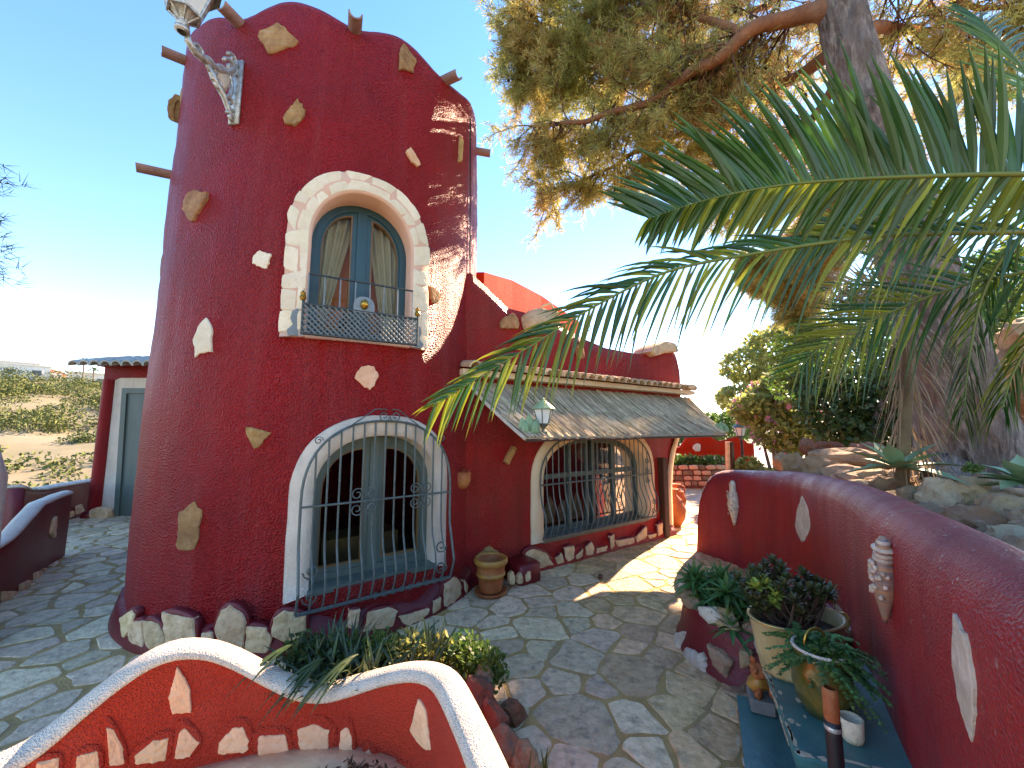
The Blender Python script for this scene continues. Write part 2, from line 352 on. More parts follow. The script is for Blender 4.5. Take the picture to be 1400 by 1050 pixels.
def rockgeo(c, s, seed, sub=3, rough=.45, rotz=0):
    vs, fs = ico(sub); out = []; c = Vector(c); R = Matrix.Rotation(rotz, 3, 'Z'); rr = random.Random(seed)
    pl = []
    for _ in range(9):
        d = Vector((rr.gauss(0, 1), rr.gauss(0, 1), rr.gauss(0, 1))).normalized(); pl.append((d, rr.uniform(.55, .9)))
    for p in vs:
        q = p.copy()
        for d, k in pl:
            e = q.dot(d)
            if e > k: q -= d * (e - k) * .9
        q *= 1 + rough * .35 * noise.noise(p * 2.3 + Vector((seed * 3.1, 0, 0))) + rough * .12 * noise.noise(p * 6 + Vector((0, seed, 0)))
        q = Vector((q.x * s[0], q.y * s[1], q.z * s[2])); out.append(c + R @ q)
    return out, fs
def resample_poly(poly, n):
    P = [Vector((a, b)) for a, b in poly]; L = [0]
    for i in range(len(P)): L.append(L[-1] + (P[(i + 1) % len(P)] - P[i]).length)
    out = []
    for k in range(n):
        d = L[-1] * k / n
        for i in range(len(P)):
            if d <= L[i + 1]: out.append(P[i].lerp(P[(i + 1) % len(P)], (d - L[i]) / max(L[i + 1] - L[i], 1e-6))); break
    return out
def slab(poly, surf, thick, name, m, parent, n=22, grow=1.0, jag=.0, back=.03, seed=0, dome=.3):
    """an irregular flat stone whose outline follows poly (picture px) on the surface surf"""
    P = resample_poly(poly, n); c = sum(P, Vector((0, 0))) / n
    if jag: P = [p + (p - c) * jag * noise.noise(Vector((p.x * .22, p.y * .22, seed))) for p in P]
    rings = ((1.0, -back), (1.0, thick * .55), (.93, thick * .92), (.6, thick * (1 + dome * .3)), (.25, thick * (1 + dome * .4)))
    v = []; f = []
    for k, (g, hgt) in enumerate(rings):
        for p in P:
            q = c + (p - c) * grow * g; h = surf(q.x, q.y)
            if h is None: return None
            e = hgt + (min(thick * .3, .008) * noise.noise(Vector((q.x * .13, q.y * .13, seed + 3))) if k > 1 else 0)
            v.append(h[0] + h[1] * e)
    for r in range(len(rings) - 1):
        for i in range(n): j = (i + 1) % n; f.append((r * n + i, r * n + j, r * n + n + j, r * n + n + i))
    f.append(tuple(range((len(rings) - 1) * n, len(rings) * n)))
    mb = MB().add(v, f); return mb.build(name, m, parent)
def chaikin(poly, k=2):
    P = [Vector((a, b)) for a, b in poly]
    for _ in range(k):
        Q = []
        for i in range(len(P)): a, b = P[i], P[(i + 1) % len(P)]; Q += [a.lerp(b, .25), a.lerp(b, .75)]
        P = Q
    return [(p.x, p.y) for p in P]
def hoodgeo(poly, surf, thick, name, m, parent, back=.04, n=30):
    P = resample_poly(chaikin(poly), n); c = sum(P, Vector((0, 0))) / n; v = []; f = []
    R5 = ((1.0, -back), (1.0, thick * .1), (.97, thick * .45), (.9, thick * .8), (.78, thick), (.4, thick * 1.05))
    for g, hgt in R5:
        for p in P: q = c + (p - c) * g; h = surf(q.x, q.y); v.append(h[0] + h[1] * hgt)
    for r in range(len(R5) - 1):
        for i in range(n): j = (i + 1) % n; f.append((r * n + i, r * n + j, r * n + n + j, r * n + n + i))
    f.append(tuple(range((len(R5) - 1) * n, len(R5) * n))); return MB().add(v, f).build(name, m, parent, True)
def zz(pts, sc, ox, oy): return [(ox + a / sc, oy + b / sc) for a, b in pts]
def boolean(o, cutters):
    for c in cutters:
        md = o.modifiers.new('b', 'BOOLEAN'); md.object = c; md.operation = 'DIFFERENCE'; md.solver = 'EXACT'
    bpy.context.view_layer.update()
    dg = bpy.context.evaluated_depsgraph_get(); me = bpy.data.meshes.new_from_object(o.evaluated_get(dg))
    o.modifiers.clear(); old = o.data; o.data = me; me.name = old.name + '_cut'
    for c in cutters: bpy.data.objects.remove(c)
def fixnormals(o):
    bm = bmesh.new(); bm.from_mesh(o.data); bmesh.ops.recalc_face_normals(bm, faces=bm.faces); bm.to_mesh(o.data); bm.free()
def leafcloud(cent, rad, n, size, aspect=.5, seed=0, shell=.45, up=0.0, flat=0):
    """vectorised cloud of small leaf quads spread through ellipsoids; returns verts, faces"""
    g = np.random.default_rng(seed); cent = np.atleast_2d(np.array(cent, float)); rad = np.atleast_2d(np.array(rad, float))
    wts = rad.prod(1)**(2 / 3); idx = g.choice(len(cent), n, p=wts / wts.sum())
    d = g.normal(size=(n, 3)); d /= np.linalg.norm(d, axis=1)[:, None]
    r = shell + (1 - shell) * g.random(n)**.6
    P = cent[idx] + d * r[:, None] * rad[idx]
    a = g.normal(size=(n, 3)) + d * .6; a[:, 2] += up; a /= np.linalg.norm(a, axis=1)[:, None]
    b = np.cross(a, g.normal(size=(n, 3))); b /= np.linalg.norm(b, axis=1)[:, None]
    s = size * (.6 + .8 * g.random(n))[:, None]
    v = np.stack([P - a * s * .5, P + b * s * aspect * .5, P + a * s * .5, P - b * s * aspect * .5], 1).reshape(-1, 3)
    return v, np.arange(4 * n).reshape(-1, 4)
def blade(base, d, length, width, bend, side=None, nseg=6, fold=.15, tipw=0.0, shape=None):
    """a strap leaf: starts at base along d, bends by vector bend"""
    base = Vector(base); d = Vector(d).normalized(); bend = Vector(bend); v = []; f = []
    if side is None: side = d.cross(Vector((0, 0, 1))); side = side if side.length > .05 else Vector((1, 0, 0))
    side = Vector(side).normalized()
    for i in range(nseg + 1):
        t = i / nseg; p = base + d * length * t + bend * length * t * t
        tg = (d + bend * 2 * t).normalized(); s2 = (side - tg * side.dot(tg)).normalized(); nn = s2.cross(tg)
        wv = (shape(t) if shape else (min(1, .45 + 2.2 * t) * (1 - t**2.2) + tipw)) * width / 2
        v += [p - s2 * wv + nn * fold * wv, p, p + s2 * wv + nn * fold * wv]
    for i in range(nseg):
        a = i * 3; f += [(a, a + 1, a + 4, a + 3), (a + 1, a + 2, a + 5, a + 4)]
    return v, f
# ================================================================== GROUND
def sheet(name, poly, z, m, kind='structure'):
    return tag(MB().add([(x, y, z) for x, y in poly], [tuple(range(len(poly)))]).build(name, m), kind=kind)
PAVE = [(-5.2, -5), (-5.1, 3.4), (-5.25, 4.2), (-6.1, 5.35), (-8.5, 7.0), (-9.6, 9.4), (-9.6, 12), (9, 12), (9, -5)]
pavement = sheet('pavement', PAVE, 0, 'mortar')
sheet('courtyard', [(-3, 9), (-3, 40), (22, 40), (22, 9)], .004, 'concrete')
# terrain: one sheet to the horizon, falling away left and rising into the far hillside
def hz(x, y):
    r = math.hypot(x, y); left = max(0, min(1, (-x - 5.5) / 6))
    z = -.35 - 5.5 * left * max(0, 1 - max(0, r - 30) / 90)
    ang = math.degrees(math.atan2(x, y))
    if r > 40:
        k = min(1, (r - 40) / 170); top = 15.5 if ang < 0 else 15.5 * max(.12, 1 - ang / 14)
        z += k * k * (3 - 2 * k) * top * (.85 + .25 * noise.noise(Vector((x * .012, y * .012, 3))))
        z += 5 * k * noise.noise(Vector((x * .022, y * .022, 1))) + 1.5 * noise.noise(Vector((x * .1, y * .1, 2)))
    if r > 240: z -= (r - 240) * .1
    return z
v = []; f = []; RR = [0, 3, 6, 8, 10, 13, 17, 22, 28] + [28 + 5.5 * i for i in range(1, 42)] + [300, 500, 900, 1600, 3000]
NA = 220
for r in RR:
    for k in range(NA):
        a = 2 * math.pi * k / NA; x, y = r * math.sin(a), r * math.cos(a)
        z = hz(x, y) if r < 400 else -8; v.append((x, y, z))
for i in range(len(RR) - 1):
    for k in range(NA): j = (k + 1) % NA; f.append((i * NA + k, i * NA + NA + k, i * NA + NA + j, i * NA + j))
tag(MB().add(v, f).build('hillside', 'hill', None, True), kind='structure')
# flagstones: voronoi cells in plan
def clip(poly, a, b, c):
    out = []
    for i in range(len(poly)):
        p, q = poly[i], poly[(i + 1) % len(poly)]; dp = a * p[0] + b * p[1] - c; dq = a * q[0] + b * q[1] - c
        if dp <= 0: out.append(p)
        if dp * dq < 0: t = dp / (dp - dq); out.append((p[0] + (q[0] - p[0]) * t, p[1] + (q[1] - p[1]) * t))
    return out
g_ = np.random.default_rng(3); acc = np.zeros((0, 3))
for _ in range(26000):
    x, y = g_.uniform(-9.6, 6.5), g_.uniform(.2, 11.5); r = .10 + .17 * (g_.random()**1.5) + (.04 if y > 6 else 0)
    if x < -2.6: r = .09 + .11 * g_.random()
    if len(acc) and (np.hypot(acc[:, 0] - x, acc[:, 1] - y) < (acc[:, 2] + r) * .62 + .05).any(): continue
    acc = np.vstack([acc, (x, y, r)])
seeds = [(float(a), float(b)) for a, b, c in acc]; SR = acc[:, 2]
SD = np.array(seeds)
def inpoly(x, y, P):
    c = False; j = len(P) - 1
    for i in range(len(P)):
        if (P[i][1] > y) != (P[j][1] > y) and x < (P[j][0] - P[i][0]) * (y - P[i][1]) / (P[j][1] - P[i][1]) + P[i][0]: c = not c
        j = i
    return c
cand = []
for i, (sx, sy) in enumerate(seeds):
    if not inpoly(sx, sy, PAVE): continue
    if math.hypot(sx - TC.x, sy - TC.y) < 1.75: continue
    q = Vector((sx, sy, 0)) - W0; ss, oo = q.dot(WD), q.dot(WN)
    if oo < .05 and -.5 < ss < 3.6: continue
    if sx > 2.2 + .12 * sy and sy < 5.4: continue
    d2 = ((SD - SD[i])**2).sum(1); nb = np.argsort(d2)[1:18]
    poly = [(sx - .5, sy - .5), (sx + .5, sy - .5), (sx + .5, sy + .5), (sx - .5, sy + .5)]
    for k in nb:
        nx, ny = SD[k] - SD[i]; wgt = SR[i] / (SR[i] + SR[k]); wgt = .5 + (wgt - .5) * .8; mx, my = SD[i] + (SD[k] - SD[i]) * wgt; l = math.hypot(nx, ny)
        gap = rnd.uniform(.005, .022) + (.008 if sx < -2.6 else 0)
        poly = clip(poly, nx / l, ny / l, (nx * mx + ny * my) / l - gap)
        if len(poly) < 3: break
    if len(poly) < 3: continue
    ar = abs(sum(poly[k][0] * poly[(k + 1) % len(poly)][1] - poly[(k + 1) % len(poly)][0] * poly[k][1] for k in range(len(poly)))) / 2
    if ar < .012: continue
    px, py = proj((sx, sy, 0))
    dist = math.hypot(sx, sy); big = ar / dist**3
    vis = -40 < px < 1440 and py < 1080
    cand.append((big if vis else 0, poly, (sx, sy)))
cand.sort(key=lambda c: -c[0])
def flaggeo(poly, c):
    # chaikin rounding + wobble, thin bevelled slab, uneven top
    P = [Vector(p) for p in poly]
    for _ in range(1):
        Q = []
        for i in range(len(P)):
            a, b = P[i], P[(i + 1) % len(P)]; Q += [a.lerp(b, .1), a.lerp(b, .5), a.lerp(b, .9)]
        P = Q
    cc = Vector(c); n = len(P)
    P = [p + (p - cc).normalized() * .03 * noise.noise(Vector((p.x * 11, p.y * 11, 5))) for p in P]
    h = rnd.uniform(.003, .009); tx, ty = rnd.uniform(-.008, .008), rnd.uniform(-.008, .008)
    v = []
    for g, z in ((1.0, -.01), (1.0, h * .4), (.95, h)):
        for p in P:
            q = cc + (p - cc) * g; v.append((q.x, q.y, z + ((q.x - cc.x) * tx + (q.y - cc.y) * ty if z > 0 else 0)))
    f = [tuple(range(2 * n, 3 * n))]
    for r in (0, 1):
        for i in range(n): j = (i + 1) % n; f.append((r * n + i, r * n + j, r * n + n + j, r * n + n + i))
    return v, f
def flagmat(c):
    k = (c[0] - .9) / 1.2 + .5 * noise.noise(Vector((c[0] * .9, c[1] * .9, 0)))
    return 'flagwarm' if k > 0 and c[1] > 2.2 else 'flag'
rest = {'flag': MB(), 'flagwarm': MB()}
for i, (b, poly, c) in enumerate(cand):
    v, f = flaggeo(poly, c); mm = flagmat(c)
    if i < 290 and b > 0: MB().add(v, f).build('flagstone', mm, pavement)
    else: rest[mm].add(v, f)
for mm, b in rest.items():
    if b.v: b.build('distant_flagstones', mm, pavement, kind='stuff')
# ================================================================== HOUSE
house = thing('house', 'red stucco house with round tower, arched windows and low wing', 'house', (-.9, 5.6, 0))
TOPPX = [(-180, 5.5), (-150, 5.7), (-136.7, 5.77), (-122, 5.62), (-113.8, 5.58), (-104.6, 5.46), (-99.2, 5.39), (-91, 5.53), (-84.9, 5.59), (-79.2, 5.56), (-73.6, 5.51), (-67.9, 5.44), (-64.6, 5.44),
         (-56.1, 5.58), (-48.4, 5.62), (-42.9, 5.56), (-34.4, 5.5), (-23.1, 5.6), (-7.4, 5.83), (4.5, 5.8), (20, 5.5), (40, 5.7), (70, 5.45), (100, 5.7), (130, 5.5), (160, 5.7), (180, 5.5)]
NT = 240; TIN = 1.45
def ztop(th):
    d = (math.degrees(th) + 180) % 360 - 180
    return .07 + sum(interp(((d + o + 180) % 360) - 180, TOPPX) for o in (-3, 0, 3)) / 3
cols = []
for k in range(NT):
    th = 2 * math.pi * k / NT; zt = ztop(th) ; prof = []
    for i in range(46):
        z = -.1 + (zt - .1 + .1) * i / 45
        rr = TR + .018 * noise.noise(Vector((math.cos(th) * 2.2, math.sin(th) * 2.2, z * 1.3))) + .006 * noise.noise(Vector((math.cos(th) * 9, math.sin(th) * 9, z * 6)))
        rr -= .05 * max(0, z - 1) / 4.5
        prof.append((rr, z))
    r0 = prof[-1][0]; mid = (r0 + TIN) / 2
    for a in (30, 60, 90, 120, 150): prof.append((mid + (r0 - mid) * math.cos(math.radians(a)), zt - .1 + .1 * math.sin(math.radians(a))))
    prof += [(TIN, zt - .1), (TIN, 3.0), (TIN, -.1)]
    cols.append([cylpt(th, z, r) for r, z in prof])
np_ = len(cols[0]); v = [p for c in cols for p in c]; f = []
for k in range(NT):
    j = (k + 1) % NT
    for i in range(np_): l = (i + 1) % np_; f.append((k * np_ + i, j * np_ + i, j * np_ + l, k * np_ + l))
tower = MB().add(v, f).build('tower_wall', 'red', house, True); fixnormals(tower)
def archprof(hw, z0, zs, zt, n=28, e=.9, nb=5):
    P = [(-hw, z0 + (zs - z0) * i / nb) for i in range(nb)]
    for i in range(n + 1):
        a = math.pi * (1 - i / n); c, s = math.cos(a), math.sin(a)
        P.append((hw * math.copysign(abs(c)**e, c), zs + (zt - zs) * abs(s)**e))
    return P + [(hw, zs - (zs - z0) * (i + 1) / nb) for i in range(nb)]
class TowerWin:
    def __init__(s, thc, R=TR): s.R = Vector((math.cos(thc), math.sin(thc), 0)); s.T = Vector((-s.R.y, s.R.x, 0)); s.r = R
    def at(s, l, z, dep): return TC + s.R * dep + s.T * l + Vector((0, 0, z))
    def surf(s, l): return math.sqrt(s.r**2 - l * l)
class WingWin:
    def __init__(s, sc): s.c = sc; s.R = WN; s.T = WD
    def at(s, l, z, dep): return wp(s.c + l, z, dep)
    def surf(s, l): return 0.0
def prism(W, prof, d0, d1):
    n = len(prof); v = [W.at(l, z, d0) for l, z in prof] + [W.at(l, z, d1) for l, z in prof]
    f = [tuple(range(n)), tuple(range(2 * n - 1, n - 1, -1))] + [(i, (i + 1) % n, n + (i + 1) % n, n + i) for i in range(n)]
    return v, f
def cutter(W, prof, d0, d1): o = MB().add(*prism(W, prof, d0, d1)).build('cutter', 'red'); fixnormals(o); return o
def ringsolid(W, po, pi, d0, d1, closed=True):
    n = len(po); v = []
    for P, d in ((po, d0), (po, d1), (pi, d1), (pi, d0)): v += [W.at(l, z, d) for l, z in P]
    f = []; rng = range(n) if closed else range(n - 1)
    for a in range(4):
        b = (a + 1) % 4
        for i in rng: j = (i + 1) % n; f.append((a * n + i, a * n + j, b * n + j, b * n + i))
    if not closed: f += [(0, n, 2 * n, 3 * n), (4 * n - 1, 3 * n - 1, 2 * n - 1, n - 1)]
    return v, f
def surround(W, po, pi, dfr, name, m, proud=.03, outback=.03):
    n = len(po); v = []
    for i in range(n):
        (lo, zo), (li, zi) = po[i], pi[i]
        wob = .012 * noise.noise(Vector((lo * 4, zo * 4, 8)))
        lo += wob; zo += wob; li *= .982; zi -= .009 if zi > 1.3 and zi != po[0][1] else 0
        lm, zm = (lo + li) / 2, (zo + zi) / 2
        v += [W.at(lo, zo, W.surf(lo) - outback), W.at(lo, zo, W.surf(lo) + proud * .6), W.at(lo * .97 + li * .03, zo * .97 + zi * .03, W.surf(lo) + proud), W.at(lm, zm, W.surf(lm) + proud * 1.15),
              W.at(li * .95 + lo * .05, zi * .95 + zo * .05, W.surf(li) + proud), W.at(li, zi, W.surf(li) + proud * .4), W.at(li, zi, dfr)]
    k = 7; f = []
    for i in range(n - 1):
        for a in range(k - 1): f.append((i * k + a, i * k + a + 1, i * k + k + a + 1, i * k + k + a))
    f += [tuple(range(k)), tuple(range((n - 1) * k + k - 1, (n - 1) * k - 1, -1))]
    return MB().add(v, f).build(name, m, house, True)
def insetp(prof, w):
    zs = [z for l, z in prof]; z0, z1 = min(zs), max(zs); hw = max(l for l, z in prof)
    return [(l * (1 - w / hw), z0 + w + (z - z0) * (1 - 2 * w / (z1 - z0))) for l, z in prof]
def window(W, prof, D, fm, name, bead=None, fw=.07, leaves=2, pane_in=.02, hbar=None, posts=()):
    z0 = min(z for l, z in prof); z1 = max(z for l, z in prof); hw = max(l for l, z in prof)
    out = [(l * (1 + .02 / hw), z + (.01 if z > z0 + .1 else -.01)) for l, z in prof]
    fr = MB().add(*ringsolid(W, out, insetp(prof, fw), D - .04, D + .04)).build(name, fm, house)
    inn = insetp(prof, fw)
    iz1 = max(z for l, z in inn); iz0 = min(z for l, z in inn)
    def ztopat(l):
        c = [z for (a, z) in inn if z > (iz0 + iz1) / 2]; best = min((abs(a - l), z) for a, z in inn if z > (iz0 + iz1) * .45)
        return best[1]
    for x, wd in ((0, .085),) if not posts else posts:
        MB().add(*box(W.at(x, (iz0 + ztopat(x)) / 2, D + .004), (wd, .07, ztopat(x) - iz0 + .01), W.T, W.R)).build('mullion', fm, fr)
    if hbar: MB().add(*box(W.at(0, hbar, D + .012), (2 * hw - .06, .07, .06), W.T, W.R)).build('transom', fm, fr)
    # casement leaves
    for sd in (-1, 1):
        half = [(max(.0, l * sd) , z) for l, z in inn]
        P = []
        for l, z in inn:
            if l * sd > .04: P.append((l, z))
        P = ([(sd * .043, iz0)] if True else []) + ([p for p in (P if sd > 0 else P)])
        if sd > 0: poly = [(.043, iz0), (.043, ztopat(.06))] + [p for p in inn if p[0] > .05]
        else: poly = [p for p in inn if p[0] < -.05] + [(-.043, ztopat(-.06)), (-.043, iz0)]
        cl = sum(p[0] for p in poly) / len(poly); cz = (iz0 + iz1) / 2; hwx = max(abs(p[0] - cl) for p in poly)
        shr = lambda w_: [(cl + (l - cl) * (1 - w_ / hwx), cz + (z - cz) * (1 - 2 * w_ / (iz1 - iz0))) for l, z in poly]
        MB().add(*ringsolid(W, poly, shr(.045), D - .03, D + .022)).build('casement', fm, fr)
        if bead: MB().add(*ringsolid(W, shr(.042), shr(.056), D - .02, D + .028)).build('bead', bead, fr)
        pp = shr(.035); MB().add([W.at(l, z, D) for l, z in pp], [tuple(range(len(pp)))]).build('pane', 'glass', fr)
    return fr
LW = TowerWin(math.radians(-53)); UW = TowerWin(math.radians(-60.4)); WW = WingWin(1.98)
lw_in = archprof(.535, .42, 1.15, 1.64, e=.85); lw_out = archprof(.69, .36, 1.16, 1.81, e=.85)
uw_in = archprof(.43, 2.46, 3.33, 3.80, e=.95); uw_out = archprof(.615, 2.44, 3.33, 3.98, e=.88)
ww_in = archprof(1.06, .31, 1.02, 1.58, e=.82); ww_out = archprof(1.235, .31, 1.02, 1.76, e=.82)
boolean(tower, [cutter(LW, lw_in, .9, 2.2), cutter(UW, uw_in, .9, 2.2)])
surround(LW, lw_out, lw_in, 1.46, 'window_surround', 'white', .035)
surround(UW, uw_out, uw_in, 1.46, 'window_surround', 'pinkwhite', .03)
# ivory stones round the upper window
nU = len(uw_in)
def ringpt(u, k):
    x = u * (nU - 1); i = min(int(x), nU - 2); t = x - i
    a = Vector(uw_in[i]).lerp(Vector(uw_in[i + 1]), t); b = Vector(uw_out[i]).lerp(Vector(uw_out[i + 1]), t); p = a.lerp(b, k)
    return UW.at(p.x, p.y, UW.surf(p.x) + .025), (UW.R + UW.T * (p.x / TR)).normalized()
def uarc(i):  # arclength table
    return 0
Ls = [0]
for i in range(nU - 1):
    m0 = (Vector(uw_in[i]) + Vector(uw_out[i])) / 2; m1 = (Vector(uw_in[i + 1]) + Vector(uw_out[i + 1])) / 2; Ls.append(Ls[-1] + (m1 - m0).length)
tabU = [(Ls[i], i / (nU - 1)) for i in range(nU)]
s0 = .0; q = 0
while s0 < Ls[-1] - .05:
    ln = rnd.uniform(.12, .24); s1 = min(s0 + ln, Ls[-1])
    if Ls[-1] - s1 < .08: s1 = Ls[-1]
    cells = [(0.06, 1.03)] if rnd.random() < .35 else [(.06, (c := rnd.uniform(.4, .62))), (c, 1.03)]
    for k0, k1 in cells:
        g = .008; kk0 = k0 + .02; kk1 = k1 - .02; j = lambda: rnd.uniform(-.04, .04)
        poly = [((s0 + g + j()) * 100, kk0 * 18), ((s1 - g + j()) * 100, kk0 * 18), ((s1 - g + j()) * 100, (kk1 + j()) * 18), (((s0 + s1) / 2) * 100, (kk1 + j() + .02) * 18), ((s0 + g + j()) * 100, (kk1 + j()) * 18)]
        slab(poly, lambda x, y: ringpt(interp(max(0, min(x / 100, Ls[-1])), tabU), y / 18), .010, 'arch_stone', 'arch_stone', house, n=20, back=.01, seed=q, dome=.2); q += 1
    s0 = s1
lfr = window(LW, lw_in, 1.5, 'greyteal', 'window', 'ochrewood', fw=.075)
ufr = window(UW, uw_in, 1.5, 'teal', 'window', 'ochrewood', fw=.07)
# sill of the lower window
MB().add(*prism(LW, [(-.54, .40), (.54, .40), (.54, .445), (-.54, .445)], 1.47, 1.72)).build('window_sill', 'greyteal', house)
MB().add(*prism(UW, [(-.43, 2.44), (.43, 2.44), (.43, 2.475), (-.43, 2.475)], 1.47, 1.74)).build('window_sill', 'pinkwhite', house)
# curtains
for sd in (-1, 1):
    v = []; f = []; nz, nl = 14, 26
    for i in range(nz + 1):
        t = i / nz; z = 3.74 - 1.22 * t
        x0 = .05 + .26 * max(0, t - .05)**1.0 * (1 if sd < 0 else .8); x1 = .36
        for k in range(nl + 1):
            q_ = k / nl; l = sd * (x1 + (x0 - x1) * q_)
            v.append(UW.at(l, z, 1.42 + .022 * math.sin(q_ * 26 + t * 2) * (1.2 - .3 * t)))
    for i in range(nz):
        for k in range(nl): a = i * (nl + 1) + k; f.append((a, a + 1, a + nl + 2, a + nl + 1))
    MB().add(v, f).build('curtain', 'curtain', ufr, True)
# rooms behind the glass
def ringwall(z0, z1, r, m, name):
    v = []; n = 60
    for z in (z0, z1): v += [cylpt(2 * math.pi * k / n, z, r) for k in range(n)]
    return MB().add(v, [(k, (k + 1) % n, n + (k + 1) % n, n + k) for k in range(n)]).build(name, m, house)
def disc(z, r, m, name, hgt=.1):
    n = 60; v = [cylpt(2 * math.pi * k / n, z, r) for k in range(n)] + [cylpt(2 * math.pi * k / n, z + hgt, r) for k in range(n)]
    return MB().add(v, [tuple(range(n - 1, -1, -1)), tuple(range(n, 2 * n))] + [(k, (k + 1) % n, n + (k + 1) % n, n + k) for k in range(n)]).build(name, m, house)
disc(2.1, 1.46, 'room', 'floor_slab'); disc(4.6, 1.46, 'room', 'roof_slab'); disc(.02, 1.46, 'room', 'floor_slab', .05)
# orange inner partition and chair back behind the upper window
MB().add(*prism(UW, [(-.75, 2.2), (.75, 2.2), (.75, 4.5), (-.75, 4.5)], 1.22, 1.28)).build('partition', 'orange', house)
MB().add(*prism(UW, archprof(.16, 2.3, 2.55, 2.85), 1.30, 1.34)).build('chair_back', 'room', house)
MB().add(*prism(LW, [(-.3, .1), (.45, .1), (.45, .62), (-.3, .62)], .6, 1.0)).build('cabinet', 'ochrewood', house)
# railing and lattice of the upper window
rail = MB().add(*tube([UW.at(-.43, 2.96, 1.80), UW.at(.43, 2.96, 1.80)], .009)).build('balcony_rail', 'darkiron', house)
for l in [-.43, -.31, -.19, -.07, .05, .17, .29, .425]:
    MB().add(*tube([UW.at(l, 2.96, 1.80), UW.at(l, 2.66, 1.81)], .006, 5)).build('bar', 'iron_blue', rail)
lat = MB().add(*tube([UW.at(-.46, 2.69, 1.84), UW.at(.47, 2.69, 1.84)], .012)).add(*tube([UW.at(-.46, 2.45, 1.84), UW.at(.47, 2.45, 1.84)], .012)).add(*tube([UW.at(-.46, 2.44, 1.84), UW.at(-.46, 2.72, 1.84)], .012)).add(*tube([UW.at(.47, 2.44, 1.84), UW.at(.47, 2.72, 1.84)], .012)).build('lattice', 'darkiron', house)
for sg, dp in ((1, 1.832), (-1, 1.846)):
    for k in range(30):
        l0 = -.70 + k * .046; p = []
        for zz_ in (2.45, 2.69):
            l = l0 + (zz_ - 2.45) * 1.0; p.append([l * sg, zz_])
        a, b = p
        if abs(a[0]) > .46 and abs(b[0]) > .46 and a[0] * b[0] > 0: continue
        (l0_, za), (l1_, zb) = a, b
        def cl(l0_, za, l1_, zb):
            pts = [];
            for tt in (0, 1):
                l = l0_ + (l1_ - l0_) * tt; z = za + (zb - za) * tt
                if abs(l) > .465:
                    q2 = (math.copysign(.465, l) - l0_) / (l1_ - l0_); l = math.copysign(.465, l); z = za + (zb - za) * q2
                pts.append(UW.at(l, z, dp))
            return pts
        MB().add(*tube(cl(l0_, za, l1_, zb), .0065, 4)).build('slat', 'iron_blue', lat)
for sd in (-1, 1):   # scrolled side plates and brass knobs
    pr = [(0, 0), (.09, 0), (.10, .04), (.06, .09), (.08, .14), (.07, .2), (.03, .23), (0, .2)]
    P = [(sd * (.465 + a), 2.45 + b) for a, b in pr]; P = P if sd > 0 else P[::-1]
    MB().add(*prism(UW, P, 1.80 - .1, 1.80 - .085)).build('side_plate', 'iron_blue', lat)
    MB().add(*lathe([(.004, 0), (.02, .012), (.026, .03), (.018, .05), (.022, .065), (.004, .09)], UW.at(sd * .465, 2.71, 1.84), 10)).build('knob', 'brass', lat)
v, f = lathe([(.005, -.01), (.05, 0), (.075, .02), (.085, .05), (.075, .08), (.05, .1), (.004, .11)], UW.at(.02, 2.71, 1.83), 14); MB().add(*prism(UW, archprof(.085, 2.68, 2.74, 2.82, 12), 1.835, 1.85)).build('crest', 'iron_blue', lat)
MB().add(*rockgeo(UW.at(.0, 2.755, 1.865), (.042, .03, .052), 5, 2, .3)).build('crest_face', 'brass', lat, True)
# bulging grille of the lower window
def bell(z):
    return 1.80 + .10 * math.exp(-((z - .52) / .17)**2)
def scroll(W, l, z, r, dep, sgn, flip=1, turns=1.35):
    P = []
    for i in range(15):
        t = i / 14; a = t * turns * 2 * math.pi; rr = r * (1 - .75 * t); P.append(W.at(l + sgn * (r - rr * math.cos(a)) , z + flip * rr * math.sin(a), dep))
    return P
hoop = archprof(.635, .34, 1.13, 1.76, e=.85)
gr = MB().add(*tube([LW.at(l, z, bell(z)) for l, z in hoop], .011, 6)).build('grille', 'iron', house)
def hoopz(l, hp):
    hz_ = [(abs(a - l), z) for a, z in hp if z > .8]; hz_.sort(); (d0, z0), (d1, z1) = hz_[0], hz_[1]
    return (z0 * d1 + z1 * d0) / max(d0 + d1, 1e-6)
for k in range(13):
    l = -.635 + 1.27 * (k + 1) / 14; zt = hoopz(l, hoop)
    MB().add(*tube([LW.at(l, zt - (zt - .34) * i / 16, bell(zt - (zt - .34) * i / 16)) for i in range(17)], .008, 5)).build('bar', 'iron', gr)
MB().add(*tube([LW.at(-.635 + 1.27 * i / 8, .335, bell(.335) + .004) for i in range(9)], .014, 6)).build('bottom_rail', 'iron', gr)
MB().add(*tube([LW.at(-.64 + 1.28 * i / 8, 1.10, bell(1.1) + .018) for i in range(9)], .009, 6)).build('cross_bar', 'iron', gr)
for cx_ in (-.17, .33):
    for sg in (-1, 1):
        for fl in (-1, 1):
            MB().add(*tube(scroll(LW, cx_, 1.10 + fl * .06, .055, bell(1.1) + .02, sg, fl), .0055, 4)).build('scroll', 'iron', gr)
for sg in (-1, 1):
    MB().add(*tube(scroll(LW, .02, 1.80, .05, 1.83, sg, -1), .0055, 4)).build('scroll', 'iron', gr)
    MB().add(*tube([LW.at(.02 + sg * .02, 1.86, 1.815), LW.at(sg * .1, 1.86, 1.815), LW.at(sg * .38, 1.66, 1.815), LW.at(sg * .47, 1.60, 1.8)], .005, 4)).build('scroll', 'iron', gr)
    MB().add(*tube(scroll(LW, sg * .5, 1.6, .035, 1.81, sg, 1), .005, 4)).build('scroll', 'iron', gr)
    for zz_ in (.44, .62): MB().add(*tube(scroll(LW, sg * .6, zz_, .06, bell(zz_) - .05, -sg, -1), .007, 4)).build('scroll', 'iron', gr)
